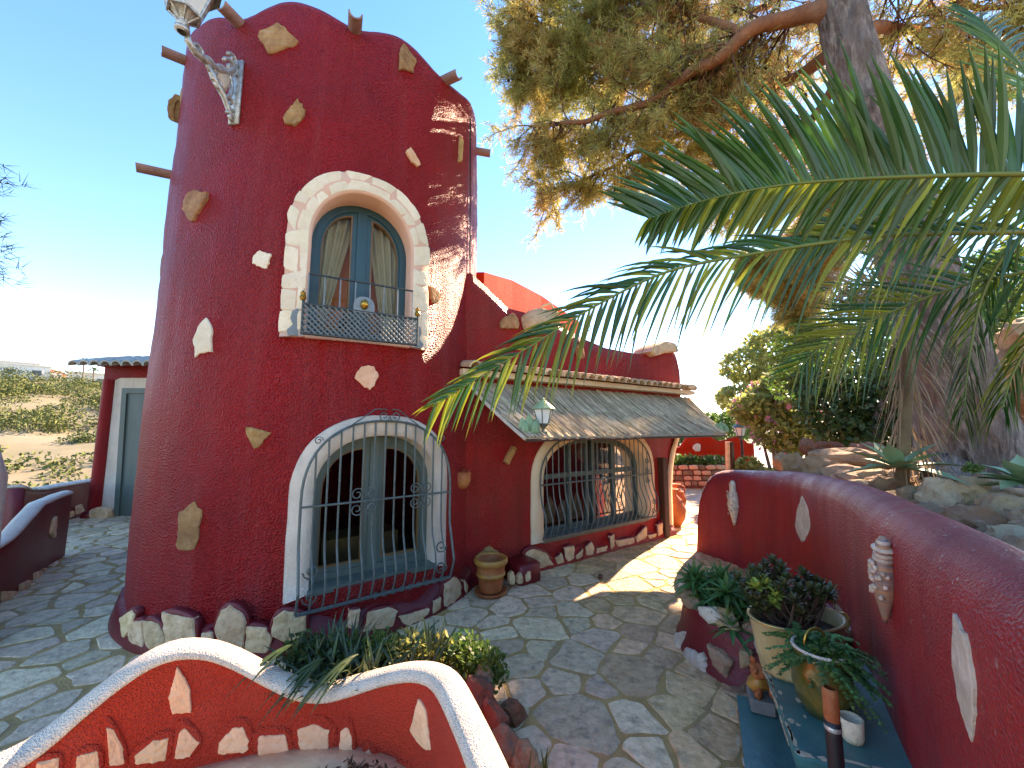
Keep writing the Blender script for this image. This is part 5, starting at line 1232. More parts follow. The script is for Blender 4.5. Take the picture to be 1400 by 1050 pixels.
for i, (a, b, wp_, hp_, t, m) in enumerate(RK):
    p = gt(a, b, t); sx, sz = wp_ / F * t / 2, hp_ / F * t / 2
    MB().add(*rockgeo(p, (sx * 1.12, max(sx * .8, .08), sz * 1.2), i + 200, 3, .75, rnd.uniform(-.4, .4))).build('rock', m, dw)
for i in range(190):
    k = rnd.randrange(16, len(RC.p) - 4); d = (RC.p[k + 1] - RC.p[k - 1]).normalized(); nn = Vector((-d.y, d.x, 0)); e = rnd.uniform(.34, 1.3); q = RC.p[k] + nn * e; sz = rnd.uniform(.05, .13) * (1 + e * .3)
    MB().add(*rockgeo((q.x, q.y, .97 + .14 * e + sz * .3), (sz * rnd.uniform(1, 1.6), sz, sz * rnd.uniform(.6, .9)), i + 500, 2 if sz < .09 else 3, .8, rnd.uniform(0, 3))).build('rock', rnd.choice(['rock', 'greyrock', 'rock', 'rock', 'redrock']), dw)
cl_ = thing('boulder_outcrop', 'tall outcrop of stacked pinkish boulders right of the pine', 'boulders', gt(1400, 660, 4.4))
for i, (a, b, wp_, hp_, m) in enumerate([(1398, 500, 70, 70, 'rock'), (1395, 545, 60, 50, 'redrock'), (1400, 595, 76, 80, 'redrock'), (1420, 460, 80, 70, 'rock'), (1385, 625, 40, 40, 'rock'), (1440, 540, 90, 120, 'rock'), (1430, 640, 90, 90, 'redrock')]):
    t = 4.4; MB().add(*rockgeo(gt(a, b, t), (wp_ / F * t / 2 * 1.1, .3, hp_ / F * t / 2 * 1.15), i + 300, 3, .8)).build('boulder', m, cl_)
# ================================================================== BIG PINE
def tuftmesh(P, D, k, L, wid, seed, spread=.75):
    g = np.random.default_rng(seed); P = np.repeat(np.array(P, float), k, 0); D = np.repeat(np.array(D, float), k, 0); n = len(P)
    d = D + g.normal(size=(n, 3)) * spread; d /= np.linalg.norm(d, axis=1)[:, None]; P = P + g.normal(size=(n, 3)) * .02
    s = np.cross(d, g.normal(size=(n, 3))); s /= np.linalg.norm(s, axis=1)[:, None]
    l = L * (.7 + .6 * g.random(n))[:, None]
    v = np.stack([P - s * wid / 2, P + s * wid / 2, P + d * l], 1).reshape(-1, 3); return v, np.arange(3 * n).reshape(-1, 3)
pine = thing('pine_tree', 'large old pine with leaning grey trunk and broad canopy over the courtyard', 'pine tree', gt(1290, 650, 4.1))
TR_ = [(1335, 668, 4.05), (1326, 620, 4.05), (1308, 540, 4.05), (1278, 440, 4.1), (1240, 320, 4.15), (1198, 190, 4.2), (1163, 70, 4.3), (1140, -40, 4.4), (1120, -160, 4.5)]
tw = [.50, .40, .34, .31, .28, .25, .22, .19, .15]
pts = catmull([gt(*p) for p in TR_], 6); rs = [interp(i / (len(pts) - 1), [(k / 8, tw[k]) for k in range(9)]) for i in range(len(pts))]
v, f = tube(pts, rs, 28); c0 = len(pts)
for i in range(len(v)):
    c = pts[i // 28] if i < c0 * 28 else pts[-1]; d = Vector(v[i]) - c; a = math.atan2(d.y, d.x); z = v[i][2]
    v[i] = c + d * (1 + .10 * noise.noise(Vector((math.cos(a) * 4, math.sin(a) * 4, z * .9))) + .05 * noise.noise(Vector((math.cos(a) * 11, math.sin(a) * 11, z * 3))))
MB().add(v, f).build('trunk', 'bark', pine, True)
for i, (a, b, c_) in enumerate([((1360, 640, 3.95), (1378, 665, 3.85), (1395, 690, 3.75)), ((1295, 640, 3.85), (1275, 668, 3.75), (1262, 690, 3.65))]):
    MB().add(*tube([gt(*a), gt(*b), gt(*c_)], [.2, .14, .08], 12)).build('root', 'bark', pine, True)
LIMBS = [([(1140, 20, 4.35), (1090, 22, 4.5), (1020, 48, 4.6), (960, 92, 4.85), (890, 135, 5.2), (800, 165, 5.7), (725, 172, 6.2)], .11, 1.0),
         ([(1150, 60, 4.35), (1080, 110, 5.1), (1000, 150, 5.8), (910, 190, 6.2), (830, 230, 6.2), (755, 265, 6.5)], .08, 1.0),
         ([(1000, 62, 4.7), (930, 70, 5.2), (860, 85, 5.7), (790, 100, 6.1), (715, 112, 6.5)], .05, 1.1, .75),
         ([(1020, 48, 4.6), (930, 20, 5.4), (850, 40, 5.9), (770, 70, 6.3), (720, 80, 6.5)], .05, 1.0, .75),
         ([(1130, -60, 4.5), (1020, -60, 4.9), (900, -20, 5.4), (800, 20, 6.0), (710, 40, 6.4)], .09, 1.0),
         ([(1130, -100, 4.5), (980, -130, 5.0), (850, -110, 5.6), (730, -60, 6.2)], .08, .8),
         ([(1160, 80, 4.3), (1100, 170, 4.8), (1040, 215, 5.4), (960, 260, 6.0)], .06, .9),
         ([(1180, 120, 4.3), (1160, 220, 5.4), (1135, 300, 7.0), (1110, 350, 8.0), (1085, 385, 8.6)], .08, 1.6, .5),  # added limb, its dense end keeps sun off the foreground paving
         ([(1180, 120, 4.3), (1150, 240, 5.6), (1120, 310, 7.4), (1095, 360, 8.4), (1082, 402, 8.8)], .07, 1.8, .5),  # added beside it for the same sun blocking
         ([(1190, 140, 4.3), (1160, 270, 6.0), (1125, 350, 7.6), (1100, 410, 8.6), (1088, 430, 8.8)], .07, 1.6, .5),  # another added sun-blocking limb, behind the palm frond
         ([(1180, 120, 4.3), (1150, 250, 6.0), (1100, 330, 8.0), (1060, 358, 9.0), (1022, 362, 9.4)], .06, 2.2, .38),  # added tight clump, shades the paving but spares the awning
         ([(1180, 120, 4.3), (1150, 260, 6.4), (1100, 340, 8.6), (1065, 368, 9.8), (1026, 380, 10.4)], .06, 2.6, .34),  # added short clump, blocks sun over the nearer paving
         ([(1180, 120, 4.3), (1150, 260, 6.4), (1110, 350, 8.6), (1075, 385, 9.8), (1040, 393, 10.4)], .05, 2.2, .3),  # added clump closing the sun gap next to it
         ([(1180, 100, 4.3), (1190, 180, 5.6), (1180, 260, 7.2), (1150, 330, 8.8)], .08, 1.0),
         ([(1150, -20, 4.4), (1230, -20, 4.6), (1320, 0, 4.8), (1420, 20, 5.0)], .08, .9),
         ([(1160, 50, 4.3), (1240, 40, 5.2), (1300, 90, 6.6), (1340, 140, 8.0)], .08, .9),
         ([(1160, 30, 4.3), (1180, -40, 5.4), (1160, -20, 7.0), (1120, 60, 8.6), (1050, 120, 9.6)], .08, .9),
         ([(1130, -80, 4.5), (1060, 0, 6.0), (980, 30, 7.5), (930, 60, 8.5)], .07, .7),
         ([(1120, -160, 4.5), (1000, -260, 4.8), (850, -300, 5.0)], .07, .6), ([(1120, -160, 4.5), (1250, -260, 4.4), (1400, -250, 4.6)], .07, .6)]
tips = []; btips = []; twig = MB(); cones = MB()
for li, (pl, r0, dens, *ls_) in enumerate(LIMBS):
    P = catmull([gt(*p) for p in pl], 8); n = len(P)
    P = [p + Vector((noise.noise(p * 2), noise.noise(p * 2 + Vector((5, 0, 0))), noise.noise(p * 2 + Vector((0, 7, 0))))) * .08 * min(1, i / 4) for i, p in enumerate(P)]
    MB().add(*tube(P, [r0 * (1 - .82 * i / (n - 1)) for i in range(n)], 10)).build('limb', 'limb', pine, True)
    for i in range(n):
        fr = i / (n - 1)
        if fr < .18: continue
        tg = (P[min(i + 1, n - 1)] - P[max(i - 1, 0)]).normalized()
        for _ in range(max(1, round((2.6 if fr < .6 else 3.4) * dens))):
            d = Vector((rnd.gauss(0, 1), rnd.gauss(0, 1), rnd.gauss(0, .75) - .1)); d = Vector((d.x, abs(d.y) * .9 + .2, d.z)) if li == 0 else d; d = (d - tg * d.dot(tg)).normalized() * .9 + tg * rnd.uniform(.1, .9); d.normalize()
            L = rnd.uniform(.45, 1.15) * (1 - .3 * fr) * (ls_[0] if ls_ else 1); q = P[i]; seg = [q]; nsg = 5
            for k in range(nsg):
                d = (d + Vector((rnd.gauss(0, .16), rnd.gauss(0, .16), rnd.gauss(0, .12) - .03))).normalized(); q = q + d * L / nsg; seg.append(q)
            twig.add(*tube(seg, [.014 * (1 - .7 * k / nsg) for k in range(nsg + 1)], 4, False))
            for k in range(1, nsg + 1):
                for _ in range(5 if k > 2 else 2):
                    td = (d + Vector((rnd.gauss(0, .8), rnd.gauss(0, .8), rnd.gauss(0, .7)))).normalized(); tl = rnd.uniform(.08, .26); e = seg[k] + td * tl
                    twig.add(*tube([seg[k], e], [.004, .002], 3, False))
                    dst = btips if (fr < .55 and rnd.random() < .42) else tips
                    for u in ((.5, 1.0) if fr > .3 else (.7,)): dst.append((seg[k] + td * tl * u, td))
                    if rnd.random() < .025: cones.add(*rockgeo(seg[k] + Vector((0, 0, -.03)), (.028, .028, .045), rnd.randrange(99), 1, .2))
twig.build('twigs', 'twig', pine, kind='stuff'); cones.build('cones', 'cone', pine, kind='stuff')
v, f = tuftmesh([t[0] for t in tips], [t[1] for t in tips], 8, .115, .0125, 1); mesh_np('crown', v, f, 'needle', pine, kind='stuff')
v, f = tuftmesh([t[0] for t in btips], [t[1] for t in btips], 7, .10, .011, 2); mesh_np('dry_needles', v, f, 'brownneedle', pine, kind='stuff')
print('tufts', len(tips), len(btips))
# pine sprig reaching in at the far left
ps = thing('pine_tree', 'dark pine with a sprig of needles reaching in beside the tower', 'pine tree', (-5.6, 2.6, 0))
MB().add(*tube([(-5.6, 2.6, -.2), (-5.65, 2.65, 2), (-5.6, 2.6, 4.2)], [.16, .13, .08], 10)).build('trunk', 'bark', ps, True)
tp_ = []; bb = MB()
for px, py in ((-10, 225), (2, 250), (-12, 300), (0, 345), (-6, 375), (-20, 330), (-20, 250)):
    e = gt(px, py, 3.3); b0 = Vector((-5.6, 2.6, e.z - .15)); sgm = [b0, b0.lerp(e, .5) + Vector((0, 0, .06)), e]; bb.add(*tube(sgm, [.03, .015, .005], 5))
    for k in range(26): u = rnd.uniform(.55, 1.02); tp_.append((b0.lerp(e, u) + Vector((rnd.gauss(0, .05), rnd.gauss(0, .05), rnd.gauss(0, .05))), ((e - b0).normalized() + Vector((0, 0, rnd.gauss(0, .5))))))
bb.build('branches', 'limb', ps); v, f = tuftmesh([t[0] for t in tp_], [t[1] for t in tp_], 10, .11, .006, 4); mesh_np('needles', v, f, 'leafd', ps, kind='stuff')
# ================================================================== PALM
palm = thing('palm_tree', 'date palm with long green fronds arching in front of the house', 'palm tree', (3.75, 1.7, .9))
MB().add(*tube([(3.75, 1.7, .9), (3.72, 1.72, 1.6), (3.6, 1.75, 2.5), (3.5, 1.78, 2.75)], [.26, .22, .21, .16], 16)).build('trunk', 'bark', palm, True)
_ls = {}
def frond(root, pl, sup, sdn, n, L, m, mdn=None, start=.08, droop_up=(0, 0, -.12), droop_dn=(0, 0, -.25), ang=.95, wid=.026, obj=True, name='frond', rw=.016, lscale=(1, 1)):
    P = catmull([gt(*p) for p in pl], 10); N_ = len(P); Ls = [0]
    for a, b in zip(P, P[1:]): Ls.append(Ls[-1] + (b - a).length)
    fo = MB().add(*tube(P, [rw * (1 - .85 * i / (N_ - 1)) for i in range(N_)], 7)).build(name, 'rachis', root, True)
    al = {}
    for k in range(n):
        for sd in (0, 1):
            q = start + (1 - start) * (k + .5 * sd + rnd.uniform(-.3, .3)) / n; q = max(0, min(.995, q)); s = q * Ls[-1]
            i = max(j for j in range(N_) if Ls[j] <= s); i = min(i, N_ - 2); t = (s - Ls[i]) / max(Ls[i + 1] - Ls[i], 1e-6)
            p = P[i].lerp(P[i + 1], t); T = (P[min(i + 2, N_ - 1)] - P[max(i - 1, 0)]).normalized(); S = Vector(sup if sd == 0 else sdn).normalized(); S = (S - T * S.dot(T)).normalized()
            a = ang * (1 - .45 * q) + rnd.uniform(-.1, .1); d = T * math.cos(a) + S * math.sin(a) + Vector((rnd.gauss(0, .05), rnd.gauss(0, .07), rnd.gauss(0, .05)))
            ln = L * interp(q, [(0, .45), (.15, .8), (.4, 1), (.75, .85), (.95, .6), (1, .45)]) * rnd.uniform(.85, 1.12) * lscale[sd]
            bd = Vector(droop_up if sd == 0 else droop_dn) * rnd.uniform(.7, 1.4)
            mm = (m if sd == 0 else (mdn or m)); mm = mm if isinstance(mm, str) else rnd.choice(mm)
            g = blade(p, d, ln, wid * rnd.uniform(.85, 1.15), bd, side=T * .85 + d.cross(S) * rnd.uniform(.1, .55), nseg=5, fold=.45)
            if obj: MB().add(*g).build('leaflet', mm, fo)
            else: al.setdefault(mm, MB()).add(*g)
    for mm, b in al.items(): b.build('leaflets', mm, fo, kind='stuff')
    return fo
# long drooping frond crossing the wing
frond(palm, [(1500, 312, 2.0), (1400, 317, 2.05), (1290, 319, 2.1), (1188, 324, 2.15), (1030, 347, 2.25), (914, 371, 2.3), (818, 416, 2.35), (739, 465, 2.4), (660, 513, 2.42), (592, 556, 2.45)], (-.25, .35, .8), (.25, -.1, -1), 92, .50, ['palm', 'palm', 'palmy'], ['palm', 'palm', 'palmy'], droop_up=(-.1, 0, -.35), droop_dn=(0, 0, -.45), ang=.95, lscale=(.8, .82), wid=.025)
# upper frond with long dark leaflets
frond(palm, [(1520, 240, 1.75), (1400, 238, 1.85), (1290, 240, 1.95), (1150, 246, 2.1), (1050, 256, 2.25), (960, 275, 2.4), (885, 300, 2.55)], (.0, -.25, 1), (.0, .45, -.9), 92, .70, 'palm', ['palm', 'palm', 'palmy'], droop_up=(-.12, 0, -.08), droop_dn=(0, 0, -.2), ang=1.42, wid=.040, lscale=(1, .5))
# fronds lower right and behind
frond(palm, [(1480, 350, 2.3), (1400, 372, 2.5), (1310, 392, 2.7), (1210, 430, 2.9), (1130, 470, 3.0), (1090, 505, 3.05)], (-.2, .3, .8), (.1, -.1, -1), 40, .50, ['palmy', 'palm'], ['palmy', 'palm'], droop_dn=(0, 0, -.4), obj=False, wid=.024)
frond(palm, [(1460, 300, 2.4), (1390, 330, 2.5), (1345, 400, 2.6), (1325, 490, 2.6), (1318, 575, 2.55)], (-1, .2, .1), (1, 0, -.1), 42, .34, 'palm', 'palm', droop_up=(0, 0, -.5), droop_dn=(0, 0, -.5), obj=False, wid=.022, ang=.7)
frond(palm, [(1500, 200, 2.1), (1420, 120, 2.3), (1370, 60, 2.5), (1330, 20, 2.7)], (-.8, 0, .5), (.8, 0, .2), 34, .5, 'palm', 'palm', obj=False)
frond(palm, [(1480, 290, 2.5), (1380, 282, 2.8), (1260, 290, 3.1), (1160, 305, 3.3), (1080, 340, 3.5)], (0, .3, .9), (0, .2, -1), 44, .5, ['palm', 'palmy'], ['palmy', 'palm'], obj=False)
frond(palm, [(1500, 380, 2.2), (1440, 430, 2.3), (1390, 500, 2.4), (1370, 560, 2.4)], (-1, .2, .1), (1, 0, -.1), 30, .3, ['palm', 'palmy'], 'palm', droop_up=(0, 0, -.5), obj=False, ang=.7)
# smaller dry palm in front of the pine trunk
dp = thing('dry_palm', 'scruffy palm with yellowing and dead grey leaves hanging against the pine trunk', 'palm tree', gt(1235, 690, 3.4))
MB().add(*tube([gt(1232, 700, 3.4), gt(1236, 600, 3.42), gt(1242, 470, 3.45), gt(1246, 420, 3.45)], [.05, .045, .05, .04], 10)).build('trunk', 'palmdry', dp, True)
for k, (tx, ty, tt) in enumerate([(1120, 400, 3.3), (1100, 460, 3.2), (1130, 520, 3.1), (1190, 350, 3.4), (1150, 430, 3.6)]):
    mid = ((tx + 1246) / 2, (ty + 430) / 2 - 30, (tt + 3.45) / 2)
    frond(dp, [(1246, 430, 3.45), mid, (tx, ty, tt)], (-.3, .2, 1), (.3, -.1, -1), 26, .30, ['palmy', 'palm', 'palmdry'], ['palmy', 'palmdry'], obj=False, wid=.018, rw=.01, droop_dn=(0, 0, -.4))
sk = MB()
for k in range(110):
    a = rnd.uniform(0, 6.283); z0 = rnd.uniform(0, 1); b0 = gt(1244, 430 + 225 * z0, 3.42) + Vector((.07 * math.cos(a), .07 * math.sin(a), 0))
    sk.add(*blade(b0, (math.cos(a) * .5, math.sin(a) * .5 - .15, -.7), rnd.uniform(.25, .5), .014, (rnd.gauss(0, .12), rnd.gauss(0, .1), -.6), nseg=4))
sk.build('dead_leaf_skirt', 'palmdry', dp, kind='stuff')
# ================================================================== AGAVES
def agave(p, label, n, L, tilt, m='agave', w=.13, upb=.3):
    t = thing('agave', label, 'agave', p, 'agaves on the rocky bank')
    for k in range(n):
        a = k * 2.4 + rnd.uniform(-.2, .2); el = tilt + .9 * (k / n); d = Vector((math.cos(a) * math.cos(el), math.sin(a) * math.cos(el), math.sin(el)))
        MB().add(*blade(p + d * .02, d, L * rnd.uniform(.8, 1.1) * (1 - .25 * k / n), w, (d.x * .1, d.y * .1, -.22 + upb * k / n), nseg=8, fold=.35, shape=lambda t_: (.5 + 1.0 * math.sin(math.pi * min(1, t_ * .85 + .05)) * .5) * (1 - t_**5) * (1 if t_ < .6 else 1 - (t_ - .6) * 1.6))).build('leaf', m, t, True)
agave(gt(1228, 640, 3.3), 'grey-green agave spreading over rocks beside the dead palm leaves', 15, .42, -.1)
agave(gt(1408, 662, 2.7), 'blue-green agave rosette at the foot of the pinkish boulders', 18, .32, -.15)
lg = [gt(1258, 650, 3.3), gt(1300, 662, 3.2), gt(1345, 668, 3.15)]; tag(MB().add(*tube(lg, [.035, .04, .038], 12)).build('fallen_log', 'twig', None, True), 'bare grey-brown log lying on rocks at the foot of the pine', 'log')
v, f = leafcloud([gt(1285, 700, 2.7), gt(1265, 706, 2.75), gt(1330, 640, 3.4)], [(.1, .06, .04), (.06, .05, .03), (.08, .06, .05)], 500, .03, .6, 3, 0)
tag(mesh_np('ground_cover', v, f, 'leafm'), 'small bright green weeds between the bank rocks', 'weeds', kind='stuff')
# ================================================================== SHRUBS AND TREES BEHIND
def bushtree(name, label, cat, base, clumps, n, size, m, seed, aspect=.55, group=None, trunkr=.06, extra=None, shell=.35):
    t = thing(name, label, cat, base, group); cs = [c for c, r in clumps]
    br = MB()
    for c, r in clumps:
        c = Vector(c); mid = Vector(base).lerp(c, .5) + Vector((rnd.gauss(0, .12), rnd.gauss(0, .12), .1)); br.add(*tube([base, mid, c], [trunkr, trunkr * .6, trunkr * .2], 6))
    br.build('trunk', 'bark', t)
    v, f = leafcloud([tuple(c) for c in cs], [r for c, r in clumps], n, size, aspect, seed, shell); mesh_np('crown', v, f, m, t, kind='stuff')
    if extra:
        v, f = leafcloud([tuple(c) for c in cs[:extra[2]]], [tuple(np.array(r) * 1.05) for c, r in clumps[:extra[2]]], extra[0], extra[3], .7, seed + 9, .85); mesh_np('blossom', v, f, extra[1], t, kind='stuff')
    return t
def G(a, b, t): return gt(a, b, t)
def R_(w, h, t): return (w / F * t / 2, w / F * t / 2, h / F * t / 2)
def clump(lst): return [(G(a, b, t), R_(w, h, t)) for a, b, w, h, t in lst]
bushtree('bougainvillea', 'yellow-green bougainvillea shrub with a few magenta bracts behind the lamp post', 'shrub', Vector((gt(1062, 660, 9.6).x, gt(1062, 660, 9.6).y, 0)), clump([(1030, 560, 60, 50, 10.2), (1060, 590, 60, 60, 9.8), (1085, 560, 60, 60, 9.8), (1050, 535, 50, 40, 10.5), (1100, 600, 50, 50, 9.6), (1022, 640, 40, 30, 9.8), (1075, 520, 60, 40, 10.4), (1045, 652, 40, 24, 9.4)]), 5200, .17, 'leafy', 21, extra=(120, 'flower', 4, .14))
bushtree('dark_shrub', 'dense dark green shrub on the bank before the pine trunk', 'shrub', gt(1180, 625, 6.2), clump([(1130, 560, 80, 80, 6.6), (1180, 545, 90, 90, 6.6), (1225, 560, 80, 100, 6.4), (1150, 590, 70, 50, 6.3), (1205, 595, 90, 50, 6.2), (1110, 525, 60, 50, 7.0), (1240, 500, 60, 80, 6.6)]), 6500, .10, 'leafd', 22)
bushtree('carob_tree', 'mid-green bushy tree behind the dark shrub on the bank', 'tree', gt(1290, 640, 7.4), clump([(1160, 490, 90, 70, 8.0), (1230, 450, 110, 90, 7.8), (1300, 470, 120, 110, 7.6), (1370, 460, 120, 120, 7.4), (1340, 540, 120, 100, 7.2), (1400, 380, 120, 120, 7.6), (1090, 470, 70, 60, 8.4), (1080, 520, 60, 60, 8.2)]), 8000, .12, 'leafm', 23, trunkr=.12)
def cloudpine(label, base, lst, n, m, seed, size=.28, group='trees beyond the courtyard', name='umbrella_pine'): return bushtree(name, label, 'tree', base, clump(lst), n, size, m, seed, .35, group, .16, shell=.5)
b0 = gt(1080, 590, 16); cloudpine('airy pale green pine rising behind the bougainvillea', Vector((b0.x, b0.y, -.3)), [(1020, 500, 70, 50, 16), (1060, 470, 80, 50, 16), (1100, 500, 80, 60, 16), (1010, 545, 60, 40, 15.5), (1050, 520, 60, 40, 16.5), (1090, 450, 60, 36, 17), (1130, 470, 70, 60, 16.5)], 7000, 'leafy', 31)
b0 = gt(935, 590, 26); cloudpine('distant green tree beyond the red wavy wall', Vector((b0.x, b0.y, -.3)), [(905, 585, 40, 40, 26), (935, 580, 50, 44, 26), (975, 583, 50, 40, 25), (1010, 580, 50, 50, 24), (955, 598, 60, 24, 24)], 3000, 'leafm', 32, .4)
b0 = gt(1150, 560, 20); cloudpine('tall dark pine behind the carob on the far bank', Vector((b0.x, b0.y, 0)), [(1150, 430, 100, 80, 20), (1220, 400, 120, 90, 20), (1290, 420, 120, 100, 20), (1360, 400, 130, 130, 20), (1180, 500, 120, 100, 19), (1280, 520, 140, 110, 18)], 7000, 'leafd', 33, .4)
# stone planter wall and red wavy wall in the background
FW = Curtain([(gz(905, 666).x, gz(905, 666).y), (gz(950, 668).x, gz(950, 668).y), (gz(988, 668).x, gz(988, 668).y), (gz(1030, 664).x, gz(1030, 664).y)], 6)
fw = thing('stone_wall', 'low reddish rubble stone wall across the far courtyard', 'stone wall', (FW.p[9].x, FW.p[9].y, 0))
MB().add(*sweepwall(FW, lambda s: .62, .4, .06, seed=3)).build('wall_core', 'redrock', fw, True)
cs_ = []
for r in range(4):
    x = 908 + rnd.uniform(0, 8)
    while x < 990:
        w_ = rnd.uniform(7, 15); y = 664 - r * 7.4; cs_.append([(x, y - rnd.uniform(4.6, 6)), (x + w_ * .5, y - 6.2), (x + w_ - 1.5, y - rnd.uniform(4.6, 6)), (x + w_ - 1, y - .3), (x + w_ * .4, y), (x + .5, y - .5)]); x += w_
for i, p in enumerate(cs_): slab(p, FW.surf, .05, 'stone', 'pinkstone' if i % 3 else 'rock', fw, n=12, seed=i, dome=.4)
v, f = leafcloud([FW.p[k] + Vector((0, .3, .72)) for k in range(2, 14, 2)], [(.4, .25, .22)] * 6, 900, .13, .5, 8, .2)
tag(mesh_np('low_bush', v, f, 'flower' if False else 'leafm'), 'low bushy planting along the top of the far rubble wall', 'bush')
RWc = Curtain([gy(895, 600, 13.6)[:2], gy(930, 600, 13.5)[:2], gy(960, 600, 13.4)[:2], gy(1000, 600, 13.3)[:2], gy(1030, 600, 13.3)[:2]], 8)
wt = []
for a, b in ((898, 622), (910, 615), (920, 609), (930, 612), (938, 600), (944, 590), (955, 584), (963, 588), (972, 597), (985, 603), (998, 600), (1010, 596), (1025, 606)):
    h = RWc.hit(a, b)
    if h: wt.append((h[2], h[0].z))
wt.sort(); rww = thing('wavy_wall', 'bright red wavy-topped wall with round stone emblem in far courtyard', 'garden wall', (RWc.p[16].x, RWc.p[16].y, 0))
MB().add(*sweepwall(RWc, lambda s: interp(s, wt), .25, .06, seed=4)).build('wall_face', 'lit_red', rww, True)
slab([(947, 613), (948, 608), (952, 606), (957, 608), (958, 613), (956, 617), (951, 618)], RWc.surf, .06, 'emblem_stone', 'arch_stone', rww, n=16, jag=.3)
for k in range(11):
    x = 936 + k * 6.2; slab([(x, 631), (x, 625), (x + 2, 622.5), (x + 4.2, 625), (x + 4.4, 631)], RWc.surf, .05, 'stone', 'arch_stone', rww, n=12, seed=k)
# ================================================================== POTTED AND BED PLANTS
# strap-leaved plants in the bed behind the foreground wall
for k in range(34):
    x = rnd.uniform(-1.32, -.45); y = rnd.uniform(2.42, 2.75); z = .24
    if k < 8: x, y = rnd.uniform(-1.2, -.7), 2.42
    t = thing('snake_plant', 'dark strap-leaved plant in the bed behind the foreground wall', 'plant', (x, y, z), 'snake plants in the bed')
    b = MB()
    for q in range(rnd.randrange(6, 10)):
        a = rnd.uniform(0, 6.283); el = rnd.uniform(.5, 1.35); L = rnd.uniform(.16, .34); d = Vector((math.cos(a) * math.cos(el), math.sin(a) * math.cos(el), math.sin(el)))
        MB().add(*blade((x + .02 * math.cos(a), y + .02 * math.sin(a), z - .02), d, L, rnd.uniform(.022, .036), (d.x * .15, d.y * .15, rnd.uniform(-.25, .05)), nseg=5, fold=.5)).build('leaf', 'snake', t)
for k, (px, py) in enumerate([(415, 955), (425, 945), (440, 958), (460, 950), (385, 925), (470, 940)]):      # leaves hanging over the cap
    p = gt(px + 20, py - 45, 2.25); t = thing('snake_plant', 'strap-leaved plant drooping over the white cap of the foreground wall', 'plant', p, 'snake plants over the cap')
    for q in range(4): MB().add(*blade(p, (-.6 + rnd.uniform(-.3, .5), -.8, .15), rnd.uniform(.18, .3), .024, (-.1, -.2, -.55), nseg=6, fold=.5)).build('leaf', 'snake', t)
for k, (px, py, t, w_, h_, m, nn_) in enumerate([(560, 880, 2.5, 60, 40, 'leafy', 600), (520, 885, 2.5, 60, 44, 'leafm', 600), (600, 890, 2.5, 60, 44, 'leafy', 600), (635, 895, 2.45, 60, 60, 'leafm', 900), (665, 910, 2.4, 40, 60, 'leafm', 600), (470, 890, 2.45, 70, 44, 'leafd', 500), (410, 890, 2.4, 60, 50, 'leafd', 500)]):
    c = gt(px, py, t); tt = thing('leafy_herb', ['bright yellow-green herb among the strap leaves by the tower', 'mid-green herb between the strap leaves and yellow herb', 'yellow-green herb with pale tips at the bed edge', 'bushy small-leaved green plant at the outer end of the bed', 'small-leaved plant trailing beside the rusty rocks', 'dark low foliage beneath the strap leaves', 'dark foliage under the strap leaves nearest the tower plinth'][k], 'plant', Vector((c.x, c.y, .2)))
    v, f = leafcloud([tuple(c), tuple(c + Vector((.05, .05, -.05)))], [R_(w_, h_, t)] * 2, nn_, .035, .55, 40 + k, .2, .4); mesh_np('foliage', v, f, m, tt, kind='stuff')
    st = MB()
    for q in range(10): e = c + Vector((rnd.gauss(0, .07), rnd.gauss(0, .07), rnd.uniform(0, .1))); st.add(*tube([(c.x + rnd.gauss(0, .03), c.y + rnd.gauss(0, .03), .18), e], [.004, .002], 4))
    st.build('stems', 'rachis', tt)
# spiky leaves at the bottom edge
for k, (px, py) in enumerate([(722, 1049), (745, 1048)]):
    p = gz(px, 1075, 0); t = thing('seedling', 'pair of thin pointed leaves sprouting from the paving joint', 'plant', p, 'sprouts in the paving')
    for q in range(3): MB().add(*blade(p, (rnd.uniform(-.3, .3), rnd.uniform(-.2, .2), 1), rnd.uniform(.14, .24), .014, (rnd.uniform(-.2, .2), 0, -.1), nseg=5, fold=.5)).build('leaf', 'leafm', t)
# rosette plants in the round stone planter
for k in range(16):
    a = rnd.uniform(0, 6.283); rr = rnd.uniform(0, .4); p = Vector((1.58, 3.15, 0)) + Vector((rr * math.cos(a) * .6, rr * math.sin(a) * .7, .38 + rnd.uniform(.02, .2))); 
    if k < 3: p = RPc + Vector(((-.42, -.36, .34), (-.25, -.46, .36), (-.1, -.5, .42))[k])
    t = thing('rosette_plant', 'lance-leaved green rosette growing in the round stone planter', 'plant', p + Vector((0, 0, -.1)), 'rosettes in the stone planter')
    MB().add(*tube([p + Vector((0, 0, -.2)), p], .012, 6)).build('stem', 'rachis', t)
    for q in range(26):
        an = q * 2.4; el = -.35 + 1.5 * q / 26; d = Vector((math.cos(an) * math.cos(el), math.sin(an) * math.cos(el), math.sin(el)))
        MB().add(*blade(p, d, rnd.uniform(.17, .24) * (1 - .35 * q / 24), .042, (0, 0, -.28 + .3 * q / 24), nseg=5, fold=.35)).build('leaf', 'fern' if q % 3 else 'leafm', t)
